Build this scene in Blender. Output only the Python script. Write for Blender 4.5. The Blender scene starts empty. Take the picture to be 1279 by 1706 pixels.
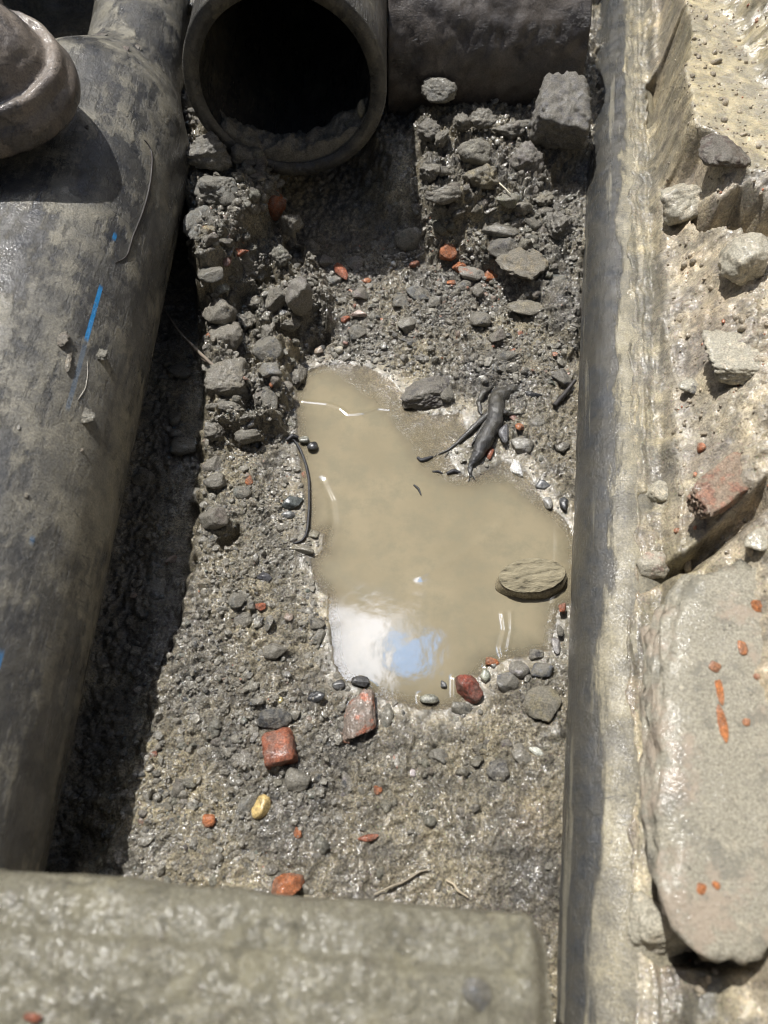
import bpy, math, random
import numpy as np
from mathutils import Vector, Matrix
R = math.radians
scene = bpy.context.scene

# ------------------------------------------------------------------ camera, sky, sun, exposure
F, CX, CY, CAMZ, TILT = 1265.0, 640.0, 853.0, 1.0, R(31)
cam_d = bpy.data.cameras.new("camera")
cam = bpy.data.objects.new("camera", cam_d); scene.collection.objects.link(cam)
cam.location = (0, 0, CAMZ); cam.rotation_euler = (TILT, 0, 0)
cam_d.sensor_fit = 'VERTICAL'; cam_d.sensor_height = 24.0; cam_d.lens = 24.0 * F / 1706
cam_d.clip_start = 0.01; cam_d.clip_end = 200
cam_d.dof.use_dof = True; cam_d.dof.focus_distance = 1.18; cam_d.dof.aperture_fstop = cam_d.lens / 7.5
scene.camera = cam

SUN = Vector((-0.30, 0.45, 1.0)).normalized()
sl = bpy.data.lights.new("sun", 'SUN'); sl.energy = 5.0; sl.angle = R(0.55); sl.color = (1.0, 0.975, 0.935)
so = bpy.data.objects.new("sun", sl); scene.collection.objects.link(so)
so.rotation_euler = SUN.to_track_quat('Z', 'Y').to_euler()

w = bpy.data.worlds.new("World"); scene.world = w; w.use_nodes = True
nt = w.node_tree; nt.nodes.clear()
out = nt.nodes.new('ShaderNodeOutputWorld'); bg = nt.nodes.new('ShaderNodeBackground')
sky = nt.nodes.new('ShaderNodeTexSky'); sky.sky_type = 'NISHITA'; sky.sun_disc = False
sky.sun_elevation = math.asin(SUN.z); sky.sun_rotation = math.atan2(SUN.x, SUN.y)
sky.dust_density = 4.0; sky.air_density = 1.2
bg.inputs['Strength'].default_value = 0.05
# bright white and blue patches added to the sky for the puddle to mirror
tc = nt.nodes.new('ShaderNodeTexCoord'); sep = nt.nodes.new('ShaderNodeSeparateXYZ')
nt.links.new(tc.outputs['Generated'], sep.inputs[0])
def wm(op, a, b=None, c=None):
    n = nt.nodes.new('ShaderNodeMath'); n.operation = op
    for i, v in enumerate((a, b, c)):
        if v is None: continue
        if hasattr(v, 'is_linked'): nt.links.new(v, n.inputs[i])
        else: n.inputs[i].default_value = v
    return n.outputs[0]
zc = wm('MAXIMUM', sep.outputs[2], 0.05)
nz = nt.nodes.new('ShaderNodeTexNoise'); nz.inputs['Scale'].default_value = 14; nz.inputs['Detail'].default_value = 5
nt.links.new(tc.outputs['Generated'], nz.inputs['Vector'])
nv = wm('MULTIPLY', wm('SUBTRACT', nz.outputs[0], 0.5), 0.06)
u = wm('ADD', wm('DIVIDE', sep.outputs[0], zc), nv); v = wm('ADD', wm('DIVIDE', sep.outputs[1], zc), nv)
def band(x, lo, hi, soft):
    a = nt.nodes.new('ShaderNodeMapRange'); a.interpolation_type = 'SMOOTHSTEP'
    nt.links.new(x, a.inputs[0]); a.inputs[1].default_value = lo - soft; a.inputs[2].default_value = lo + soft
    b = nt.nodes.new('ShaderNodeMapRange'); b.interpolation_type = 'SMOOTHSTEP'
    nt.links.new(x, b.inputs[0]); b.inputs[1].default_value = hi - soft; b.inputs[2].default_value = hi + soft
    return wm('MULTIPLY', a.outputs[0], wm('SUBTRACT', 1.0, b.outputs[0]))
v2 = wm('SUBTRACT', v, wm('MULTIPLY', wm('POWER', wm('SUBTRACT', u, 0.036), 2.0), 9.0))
white_patch = wm('MULTIPLY', band(u, -0.16, -0.004, 0.014), band(v, 0.27, 0.435, 0.030))
white_fringe = wm('MULTIPLY', band(u, -0.02, 0.045, 0.022), band(v, 0.395, 0.45, 0.022))
white_patch = wm('ADD', white_patch, wm('MULTIPLY', white_fringe, 0.45))
blue_patch = wm('MULTIPLY', band(u, 0.004, 0.070, 0.008), band(v2, 0.345, 0.395, 0.008))
def vscale(col, fac):
    n = nt.nodes.new('ShaderNodeVectorMath'); n.operation = 'SCALE'; n.inputs[0].default_value = col
    nt.links.new(fac, n.inputs['Scale']); return n.outputs[0]
def vadd(a, b):
    n = nt.nodes.new('ShaderNodeVectorMath'); n.operation = 'ADD'
    nt.links.new(a, n.inputs[0]); nt.links.new(b, n.inputs[1]); return n.outputs[0]
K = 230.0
tot = vadd(sky.outputs[0], vadd(vscale((0.98 * K, 1.05 * K, 1.22 * K), white_patch), vscale((0.0, 0.38 * K, 1.0 * K), blue_patch)))
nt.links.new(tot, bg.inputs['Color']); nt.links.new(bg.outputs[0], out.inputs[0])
scene.view_settings.view_transform = 'Standard'; scene.view_settings.look = 'None'
scene.view_settings.exposure = 0.22; scene.view_settings.gamma = 1
scene.cycles.filter_width = 1.05; scene.cycles.max_bounces = 6; scene.cycles.sample_clamp_indirect = 4.0
scene.cycles.caustics_reflective = False; scene.cycles.caustics_refractive = False

# ------------------------------------------------------------------ helpers
ct, st = math.cos(TILT), math.sin(TILT)
def P(px, py, z):
    """the world point at height z seen at this place of the photograph"""
    xc, yc = (px - CX) / F, (CY - py) / F
    dy, dz = yc * ct + st, yc * st - ct
    t = (z - CAMZ) / dz
    return np.array((xc * t, dy * t, z))
def depth(px, py, z):
    yc = (CY - py) / F
    return (z - CAMZ) / (yc * st - ct)

def smooth(a, b, x):
    t = np.clip((x - a) / (b - a), 0, 1); return t * t * (3 - 2 * t)
_rng = np.random.RandomState(7)
_perm = np.tile(_rng.permutation(256), 3)
_gr = _rng.normal(size=(256, 3)); _gr /= np.linalg.norm(_gr, axis=1)[:, None]
def perlin(x, y, z):
    x, y, z = np.broadcast_arrays(x, y, z)
    xi, yi, zi = np.floor(x).astype(int), np.floor(y).astype(int), np.floor(z).astype(int)
    xf, yf, zf = x - xi, y - yi, z - zi
    u_, v_, w_ = [t * t * t * (t * (t * 6 - 15) + 10) for t in (xf, yf, zf)]
    xi &= 255; yi &= 255; zi &= 255
    r = 0
    for i in (0, 1):
        wu = u_ if i else 1 - u_
        for j in (0, 1):
            wv = v_ if j else 1 - v_
            a = _perm[_perm[xi + i] + yi + j]
            for k in (0, 1):
                ww = w_ if k else 1 - w_
                g = _gr[_perm[a + zi + k]]
                r = r + wu * wv * ww * (g[..., 0] * (xf - i) + g[..., 1] * (yf - j) + g[..., 2] * (zf - k))
    return r
def fbm(x, y, z, octaves=4, gain=0.5):
    s, a = 0, 1.0
    for o in range(octaves):
        s = s + a * perlin(x, y, z + 17.3 * o); x = x * 2.03; y = y * 2.03; z = z * 2.03; a *= gain
    return s
def sdf(x, y, poly):
    """signed distance to a polygon, positive inside"""
    poly = np.asarray(poly)[:, :2]
    d = np.full(x.shape, 1e9); ins = np.zeros(x.shape, bool); n = len(poly)
    for i in range(n):
        ax, ay = poly[i]; bx, by = poly[(i + 1) % n]
        ex, ey = bx - ax, by - ay
        t = np.clip(((x - ax) * ex + (y - ay) * ey) / (ex * ex + ey * ey + 1e-12), 0, 1)
        d = np.minimum(d, (x - ax - t * ex) ** 2 + (y - ay - t * ey) ** 2)
        c = ((ay > y) != (by > y)) & (x < (bx - ax) * (y - ay) / ((by - ay) if by != ay else 1e-12) + ax)
        ins ^= c
    d = np.sqrt(d); return np.where(ins, d, -d)
def mesh_obj(name, V, Fc, mat=None, parent=None, smooth_sh=True, col=None, attrs=None):
    """V (n,3) float array, Fc a list of (m,k) int arrays"""
    me = bpy.data.meshes.new(name)
    if not isinstance(Fc, (list, tuple)): Fc = [Fc]
    Fc = [np.asarray(f, dtype=np.int32) for f in Fc if len(f)]
    V = np.asarray(V, dtype=np.float32)
    loops = np.concatenate([f.ravel() for f in Fc]); cnt = np.concatenate([np.full(len(f), f.shape[1], np.int32) for f in Fc])
    me.vertices.add(len(V)); me.vertices.foreach_set('co', V.ravel())
    me.loops.add(len(loops)); me.loops.foreach_set('vertex_index', loops)
    me.polygons.add(len(cnt)); start = np.concatenate([[0], np.cumsum(cnt)[:-1]]).astype(np.int32)
    me.polygons.foreach_set('loop_start', start); me.polygons.foreach_set('loop_total', cnt)
    me.polygons.foreach_set('use_smooth', np.full(len(cnt), smooth_sh, bool))
    me.update(calc_edges=True)
    if col is not None:
        a = me.color_attributes.new('tint', 'FLOAT_COLOR', 'POINT')
        c4 = np.ones((len(V), 4), np.float32); c4[:, :3] = col; a.data.foreach_set('color', c4.ravel())
    for k, arr in (attrs or {}).items():
        a = me.attributes.new(k, 'FLOAT', 'POINT'); a.data.foreach_set('value', np.asarray(arr, np.float32))
    me.validate()
    o = bpy.data.objects.new(name, me); scene.collection.objects.link(o)
    if mat: me.materials.append(mat)
    if parent: o.parent = parent
    return o
def tag(o, label=None, cat=None, group=None, kind=None):
    if label: o['label'] = label
    if cat: o['category'] = cat
    if group: o['group'] = group
    if kind: o['kind'] = kind
    return o
def empty(name, loc, label, cat, group=None, rot=(0, 0, 0)):
    o = bpy.data.objects.new(name, None); scene.collection.objects.link(o)
    o.location = loc; o.rotation_euler = rot; o.empty_display_size = 0.05
    return tag(o, label, cat, group)

# ------------------------------------------------------------------ materials
class NB:
    coat = None
    def __init__(s, name):
        s.m = bpy.data.materials.new(name); s.m.use_nodes = True; s.t = s.m.node_tree; s.t.nodes.clear()
        s.out = s.t.nodes.new('ShaderNodeOutputMaterial'); s.b = s.t.nodes.new('ShaderNodeBsdfPrincipled')
        s.t.links.new(s.b.outputs[0], s.out.inputs[0])
        s.tc = s.t.nodes.new('ShaderNodeTexCoord'); s.geo = s.t.nodes.new('ShaderNodeNewGeometry')
    def set(s, inp, v):
        if hasattr(v, 'is_linked'): s.t.links.new(v, inp)
        else: inp.default_value = v
    def noise(s, scale, detail=4, rough=0.6, vec=None, stretch=None):
        n = s.t.nodes.new('ShaderNodeTexNoise'); n.inputs['Scale'].default_value = scale
        n.inputs['Detail'].default_value = detail; n.inputs['Roughness'].default_value = rough
        src = vec or s.tc.outputs['Object']
        if stretch:
            mp = s.t.nodes.new('ShaderNodeMapping'); mp.inputs['Scale'].default_value = stretch
            s.t.links.new(src, mp.inputs[0]); src = mp.outputs[0]
        s.t.links.new(src, n.inputs['Vector']); return n.outputs[0]
    def voro(s, scale, feature='F1', vec=None):
        n = s.t.nodes.new('ShaderNodeTexVoronoi'); n.inputs['Scale'].default_value = scale; n.feature = feature
        s.t.links.new(vec or s.tc.outputs['Object'], n.inputs['Vector']); return n
    def math(s, op, a, b=None, c=None):
        n = s.t.nodes.new('ShaderNodeMath'); n.operation = op
        for i, v in enumerate((a, b, c)):
            if v is not None: s.set(n.inputs[i], v)
        return n.outputs[0]
    def ramp(s, x, lo, hi, a=0.0, b=1.0):
        n = s.t.nodes.new('ShaderNodeMapRange'); n.interpolation_type = 'SMOOTHSTEP'
        s.set(n.inputs[0], x); n.inputs[1].default_value = lo; n.inputs[2].default_value = hi
        n.inputs[3].default_value = a; n.inputs[4].default_value = b; return n.outputs[0]
    def mix(s, f, a, b, mode='MIX'):
        n = s.t.nodes.new('ShaderNodeMix'); n.data_type = 'RGBA'; n.blend_type = mode
        s.set(n.inputs[0], f)
        for i, v in ((6, a), (7, b)):
            if isinstance(v, tuple): v = (*v[:3], 1)
            s.set(n.inputs[i], v)
        return n.outputs[2]
    def attr(s, name):
        n = s.t.nodes.new('ShaderNodeAttribute'); n.attribute_name = name; return n
    def bump(s, h, dist, strength=1.0, prev=None):
        n = s.t.nodes.new('ShaderNodeBump'); s.set(n.inputs['Strength'], strength)
        n.inputs['Distance'].default_value = dist; s.set(n.inputs['Height'], h)
        if prev is not None: s.t.links.new(prev, n.inputs['Normal'])
        return n.outputs[0]
    def done(s, col, rough, normal=None, spec=0.5):
        if isinstance(col, tuple): col = (*col[:3], 1)
        s.set(s.b.inputs['Base Color'], col); s.set(s.b.inputs['Roughness'], rough)
        s.set(s.b.inputs['Specular IOR Level'], spec)
        if normal is not None: s.t.links.new(normal, s.b.inputs['Normal'])
        if s.coat:
            cw, cr, cs, cd = s.coat
            s.set(s.b.inputs['Coat Weight'], s.ramp(s.noise(22, 4, .6, s.geo.outputs['Position']), 0.38, 0.58, 0.15 * cw, cw)); s.b.inputs['Coat Roughness'].default_value = cr
            s.b.inputs['Coat IOR'].default_value = 1.45
            s.t.links.new(s.bump(s.noise(cs, 2, .5, s.geo.outputs['Position']), cd, 1.0), s.b.inputs['Coat Normal'])
        return s.m

def mat_ground():
    n = NB('wet_mud'); n.coat = (1.0, 0.13, 300, 0.0016); tint = n.attr('tint').outputs['Color']; wet = n.attr('wet').outputs['Fac']
    big = n.noise(9, 5, 0.6); mid = n.noise(45, 6, 0.65); fine = n.noise(320, 5, 0.7)
    c = n.mix(n.ramp(big, 0.35, 0.65), (0.72, 0.72, 0.74), (1.18, 1.12, 1.0)); c = n.mix(1.0, tint, c, 'MULTIPLY')
    st0 = n.noise(17, 8, 0.74); c = n.mix(n.math('MULTIPLY', n.ramp(st0, 0.52, 0.60, 0, .6), wet), c, (0.20, 0.175, 0.135))
    c2 = n.mix(n.ramp(mid, 0.3, 0.72), (0.6, 0.6, 0.62), (1.35, 1.3, 1.22)); c = n.mix(1.0, c, c2, 'MULTIPLY')
    c3 = n.mix(n.ramp(fine, 0.32, 0.66), (0.35, 0.35, 0.37), (1.5, 1.5, 1.5)); c = n.mix(n.math('SUBTRACT', 1.0, n.math('MULTIPLY', wet, 0.65)), c, n.mix(1.0, c, c3, 'MULTIPLY'))
    gr = n.voro(260); c = n.mix(n.ramp(gr.outputs['Distance'], 0.0, 0.35, 0.35, 0.0), c, gr.outputs['Color'], 'SOFT_LIGHT')
    r = n.math('SUBTRACT', n.ramp(n.noise(60, 4), 0.35, 0.65, 0.34, 0.75), n.math('MULTIPLY', wet, 0.16))
    st1 = n.math('SUBTRACT', 1.0, n.math('MULTIPLY', wet, 0.75))
    b1 = n.bump(n.noise(120, 6, 0.7), 0.006, st1); b2 = n.bump(n.noise(520, 5, 0.75), 0.0016, st1, b1)
    b3 = n.bump(gr.outputs['Distance'], 0.0012, n.math('MULTIPLY', st1, 0.8), b2)
    return n.done(c, r, b3, 0.6)
def mat_stone(name, rough=(0.3, 0.6), mud=0.4, attr=None, grain=1.0, spec=0.5, mudcol=(0.30, 0.282, 0.24), coat=0.6, mottle=None):
    n = NB(name); n.coat = (coat, 0.12, 330, 0.0012)
    if attr: base = n.attr(attr).outputs['Color']; vec = n.geo.outputs['Position']
    else:
        oi = n.t.nodes.new('ShaderNodeObjectInfo'); base = oi.outputs['Color']; vec = n.geo.outputs['Position']
    a = n.noise(70, 6, 0.65, vec); b = n.noise(420, 4, 0.7, vec)
    c = n.mix(1.0, base, n.mix(n.ramp(a, 0.3, 0.7), (0.6, 0.6, 0.62), (1.35, 1.33, 1.28)), 'MULTIPLY')
    c = n.mix(1.0, c, n.mix(n.ramp(b, 0.3, 0.7), (0.6, 0.6, 0.6), (1.4, 1.4, 1.4)), 'MULTIPLY')
    mm = n.math('MULTIPLY', n.ramp(n.noise(55, 5, 0.7, vec), 0.52 - 0.25 * mud, 0.62 - 0.2 * mud), min(1, mud * 1.5))
    c = n.mix(mm, c, n.mix(n.ramp(b, 0.3, 0.7), tuple(x * 0.6 for x in mudcol), tuple(x * 1.3 for x in mudcol)))
    if mottle:   # patches of other mud, stains and dark pores
        m1, m2 = n.noise(13, 8, 0.72, vec), n.noise(27, 7, 0.75, vec)
        c = n.mix(n.ramp(m1, 0.50, 0.60, 0, .75), c, mottle[0]); c = n.mix(n.ramp(m2, 0.54, 0.62, 0, .7), c, mottle[1])
        c = n.mix(n.ramp(n.noise(85, 5, 0.7, vec), 0.64, 0.70, 0, .8), c, mottle[2])
    r = n.ramp(a, 0.35, 0.65, rough[0], rough[1])
    b1 = n.bump(n.noise(160, 6, 0.7, vec), 0.003 * grain, 1.0); b2 = n.bump(n.noise(650, 4, 0.75, vec), 0.0012 * grain, 1.0, b1)
    return n.done(c, r, b2, spec)
def mat_pe(name, mudlevel=0.5, film=0.55, stripe=None, mudcol=(0.20, 0.18, 0.145), axis_stretch=(1, 0.25, 1), dark=(0.012, 0.013, 0.016), cream=0.0, updir=0.0, coat=0.6):
    """black polyethylene smeared with mud; coordinates are the object's own"""
    n = NB(name); n.coat = (coat, 0.15, 320, 0.0011)
    a = n.noise(9, 10, 0.74, stretch=axis_stretch); s = n.noise(40, 6, 0.7, stretch=(1, 0.12, 1)); f = n.noise(380, 5, 0.75)
    m = n.math('ADD', n.math('MULTIPLY', a, 0.72), n.math('MULTIPLY', s, 0.28))
    if updir:
        sx = n.t.nodes.new('ShaderNodeSeparateXYZ'); n.t.links.new(n.geo.outputs['Normal'], sx.inputs[0])
        m = n.math('ADD', m, n.math('MULTIPLY', n.math('SUBTRACT', sx.outputs[0], -0.42), updir))
        sy = n.t.nodes.new('ShaderNodeSeparateXYZ'); n.t.links.new(n.tc.outputs['Object'], sy.inputs[0])
        m = n.math('ADD', m, n.ramp(sy.outputs[1], 0.28, 0.46, 0.22, 0))
    mask = n.ramp(m, 0.58 - 0.2 * mudlevel, 0.65 - 0.2 * mudlevel)
    mc = n.mix(n.ramp(n.noise(14, 6, 0.7), 0.35, 0.65), tuple(x * 0.62 for x in mudcol), (mudcol[0] * 1.35, mudcol[1] * 1.3, mudcol[2] * 1.15))
    mc = n.mix(1.0, mc, n.mix(n.ramp(f, 0.3, 0.7), (0.65, 0.65, 0.66), (1.35, 1.35, 1.33)), 'MULTIPLY')
    film_k = film; film = n.mix(n.ramp(n.noise(26, 8, 0.78), 0.30, 0.62), tuple(1.6 * x for x in dark), tuple(film_k * x + 0.012 for x in mudcol))
    c = n.mix(mask, film, mc)
    if cream:
        st_ = n.noise(30, 5, 0.6, stretch=(1.4, 0.05, 1.4))
        c = n.mix(n.ramp(st_, 0.60, 0.66, 0, cream), c, (0.50, 0.46, 0.34))
    # scratches through the mud
    sc = n.noise(16, 3, 0.5, stretch=(0.35, 2.2, 0.35)); sc2 = n.noise(22, 3, 0.5, stretch=(2.2, 0.4, 1.5))
    scm = n.math('MAXIMUM', n.ramp(n.math('ABSOLUTE', n.math('SUBTRACT', sc, 0.5)), 0.0, 0.006, 0.8, 0.0),
                 n.ramp(n.math('ABSOLUTE', n.math('SUBTRACT', sc2, 0.5)), 0.0, 0.005, 0.6, 0.0))
    scm = n.math('MULTIPLY', scm, n.ramp(n.noise(9, 3), 0.5, 0.6))
    c = n.mix(scm, c, dark)
    if stripe:
        ang, wd = stripe
        s3 = n.t.nodes.new('ShaderNodeSeparateXYZ'); n.t.links.new(n.tc.outputs['Object'], s3.inputs[0])
        an = n.math('ARCTAN2', s3.outputs[2], s3.outputs[0])
        sm = n.ramp(n.math('ABSOLUTE', n.math('SUBTRACT', an, ang)), wd * 0.8, wd, 1, 0)
        yy = s3.outputs[1]
        def win(lo, hi): return n.math('MULTIPLY', n.ramp(yy, lo, lo + 0.012), n.ramp(yy, hi - 0.012, hi, 1, 0))
        g = n.math('MAXIMUM', win(0.695, 0.805), win(0.89, 0.912)); g = n.math('MAXIMUM', g, n.math('MULTIPLY', win(0.58, 0.70), 0.15))
        g = n.math('MAXIMUM', g, n.math('MULTIPLY', win(0.395, 0.412), 0.5)); g = n.math('MAXIMUM', g, n.math('MULTIPLY', win(0.20, 0.28), 0.6))
        g = n.math('MULTIPLY', g, n.ramp(n.noise(60, 4), 0.3, 0.42, 0.35, 1))
        c = n.mix(n.math('MULTIPLY', sm, g), c, (0.02, 0.22, 0.52))
    r = n.mix(mask, n.mix(n.ramp(s, 0.4, 0.6), (0.22,) * 3, (0.42,) * 3), n.mix(n.ramp(n.noise(30, 4), 0.4, 0.65), (0.36,) * 3, (0.75,) * 3))
    b0 = n.bump(mask, 0.0012, 1.0); b1 = n.bump(n.noise(70, 6, 0.7), 0.003, 0.8, b0); b2 = n.bump(f, 0.0009, 0.9, b1)
    return n.done(c, r, b2, 0.5)
def mat_water():
    n = NB('silty_water'); d = n.attr('depth').outputs['Fac']
    big = n.noise(6, 5, 0.6); mid = n.noise(20, 7, 0.7)
    c = n.mix(n.ramp(big, 0.35, 0.65), (0.222, 0.191, 0.124), (0.262, 0.224, 0.146))
    c = n.mix(n.ramp(mid, 0.4, 0.68), c, (0.205, 0.183, 0.123))
    al = n.math('SUBTRACT', 1.0, n.math('POWER', 2.718, n.math('MULTIPLY', d, -190)))
    b1 = n.bump(n.noise(11, 3, 0.5), 0.0016, 0.25); b1 = n.bump(n.noise(70, 2, 0.5), 0.0003, 0.25, b1)
    n.set(n.b.inputs['Base Color'], c); n.b.inputs['Roughness'].default_value = 0.06
    n.b.inputs['IOR'].default_value = 1.333; n.b.inputs['Specular IOR Level'].default_value = 0.9
    n.t.links.new(b1, n.b.inputs['Normal'])
    tr = n.t.nodes.new('ShaderNodeBsdfTransparent'); gl = n.t.nodes.new('ShaderNodeBsdfGlossy'); gl.inputs['Roughness'].default_value = 0.06
    n.t.links.new(b1, gl.inputs['Normal'])
    fr = n.t.nodes.new('ShaderNodeFresnel'); fr.inputs['IOR'].default_value = 1.4; n.t.links.new(b1, fr.inputs['Normal'])
    m1 = n.t.nodes.new('ShaderNodeMixShader'); n.t.links.new(fr.outputs[0], m1.inputs[0]); n.t.links.new(tr.outputs[0], m1.inputs[1]); n.t.links.new(gl.outputs[0], m1.inputs[2])
    m2 = n.t.nodes.new('ShaderNodeMixShader'); n.set(m2.inputs[0], al); n.t.links.new(m1.outputs[0], m2.inputs[1]); n.t.links.new(n.b.outputs[0], m2.inputs[2])
    n.t.links.new(m2.outputs[0], n.out.inputs[0]); return n.m
def mat_plain(name, col, rough, bump=0.0, bscale=200, spec=0.5, var=0.3):
    n = NB(name); a = n.noise(bscale * 0.2, 5, 0.6); b = n.noise(bscale, 5, 0.7)
    c = n.mix(n.ramp(a, 0.35, 0.65), tuple(x * (1 - var) for x in col), tuple(x * (1 + var) for x in col))
    c = n.mix(n.ramp(b, 0.35, 0.65, 0, 0.5), c, tuple(x * 1.5 for x in col))
    return n.done(c, n.ramp(a, 0.35, 0.65, rough * 0.7, min(1, rough * 1.3)), n.bump(b, bump) if bump else None, spec)

M_GROUND = mat_ground()
M_GRAVEL = mat_stone('wet_gravel', (0.22, 0.6), 0.55, attr='tint', spec=0.6, mudcol=(0.23, 0.215, 0.178), coat=.9)
M_STONE = mat_stone('stone', (0.22, 0.55), 0.6, grain=1.6, coat=.45, mudcol=(0.25, 0.233, 0.192))
M_CLOD = mat_stone('mud_clod', (0.38, 0.7), 0.5, grain=2.0, mudcol=(0.27, 0.252, 0.21), coat=.22)
M_BRICK = mat_stone('brick', (0.45, 0.75), 0.22, grain=2.4, spec=0.4)
M_SMOOTH = mat_stone('smooth_pebble', (0.15, 0.35), 0.0, grain=0.25)
M_BANK = mat_stone('pale_bank_stone', (0.28, 0.6), 0.6, grain=1.1, mudcol=(0.46, 0.43, 0.34), coat=.9)
M_WATER = mat_water()

# ------------------------------------------------------------------ terrain
PUD = [(505,622),(535,610),(572,606),(612,612),(648,632),(676,660),(700,690),(735,692),(770,690),(778,720),(745,752),(762,790),(790,796),
       (842,768),(882,792),(905,835),(940,866),(962,900),(960,1000),(930,1015),(924,1045),(918,1083),(880,1092),(845,1098),(815,1108),(795,1130),
       (780,1165),(740,1183),(700,1180),(655,1166),(622,1158),(596,1142),(572,1132),(556,1100),(551,1040),(546,992),(524,965),(518,932),
       (540,915),(541,888),(514,880),(511,840),(504,800),(497,745),(496,700),(490,668),(500,640)]
PUDW = [P(a, b, 0) for a, b in PUD]
SHAL = [P(a, b, 0) for a, b in [(540,590),(660,600),(700,640),(790,680),(880,760),(900,840),(800,800),(740,800),(690,790),(640,700),(560,640)]]
def W(pts, z): return [P(a, b, z) for a, b in pts]
PLATS = [  # polygon in the plane, height, half width of its edge, roughness amplitude
    (W([(-500,250),(300,250),(330,430),(338,560),(345,700),(330,870),(322,960),(262,1160),(196,1430),(-600,1560)], -.02), -0.035, 0.012, 0.010),
    (W([(336,352),(400,345),(470,372),(512,420),(540,470),(545,535),(505,570),(480,600),(462,700),(400,722),(345,712),(338,560),(330,450)], .035), 0.048, 0.010, 0.022),
    (W([(255,-200),(345,-200),(330,60),(318,200),(292,180),(250,60)], .14), 0.14, 0.02, 0.02),
    (W([(300,170),(330,190),(385,215),(440,262),(468,284),(462,308),(412,345),(392,372),(345,425),(318,440),(308,330)], .135), 0.130, 0.012, 0.024),
    (W([(700,300),(990,290),(985,520),(950,560),(900,500),(860,450),(800,425),(745,405),(700,400)], .05), 0.050, 0.018, 0.012),
    (W([(590,-200),(1060,-200),(1060,430),(975,425),(860,405),(760,372),(700,352),(640,310),(600,200)], .085), 0.080, 0.030, 0.014),
    (W([(700,-200),(1060,-200),(1060,240),(960,262),(905,300),(868,348),(790,345),(745,338),(704,324),(692,290),(694,100)], .10), 0.112, 0.016, 0.024),
    (W([(200,1290),(560,1400),(980,1290),(990,1700),(100,1700),(190,1420)], .03), 0.028, 0.05, 0.008),
]
POCKETS = [W(p, .045) for p in [
    [(392,482),(436,468),(446,500),(424,522),(440,556),(408,596),(372,588),(398,552),(378,520)], [(452,536),(500,538),(532,508),(552,545),(505,568),(462,562)],
    [(396,596),(430,572),(440,602),(410,622)], [(404,640),(426,648),(432,692),(404,698)], [(352,700),(420,706),(436,716),(380,722)], [(400,448),(450,440),(470,462),(440,475)],
    [(470,395),(500,388),(512,440),(490,470),(478,430)], [(352,878),(390,856),(398,872),(366,896)]]]
FLATS = [(W([(1135,-200),(1500,-200),(1500,330),(1279,292),(1215,275),(1185,225),(1150,205),(1135,120)], .285), .285, .010, .004)]
CARVE = [(W(p, z_), d_) for p, z_, d_ in [
    ([(1090,112),(1110,105),(1118,150),(1112,195),(1090,185)], .18, .10),
    ([(1170,300),(1205,330),(1235,318),(1279,345),(1340,350),(1340,400),(1250,395),(1225,375),(1195,350)], .26, .09),
    ([(1045,975),(1062,945),(1110,925),(1120,935),(1075,962),(1062,1010),(1046,1010)], .20, .05),
    ([(1120,1545),(1200,1560),(1340,1580),(1340,1612),(1200,1600)], .30, .09),
    ([(1095,760),(1118,758),(1126,775),(1110,782),(1098,775)], .24, .05),
    ([(1142,872),(1190,868),(1279,800),(1300,830),(1200,890),(1150,892)], .26, .06)]]
PIPE_A, PIPE_B = 0.246, 0.16     # the right pipe's axis x = A + B y
def bank_u(x, y): return (x - (PIPE_A + PIPE_B * y)) / math.sqrt(1 + PIPE_B ** 2)
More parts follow.
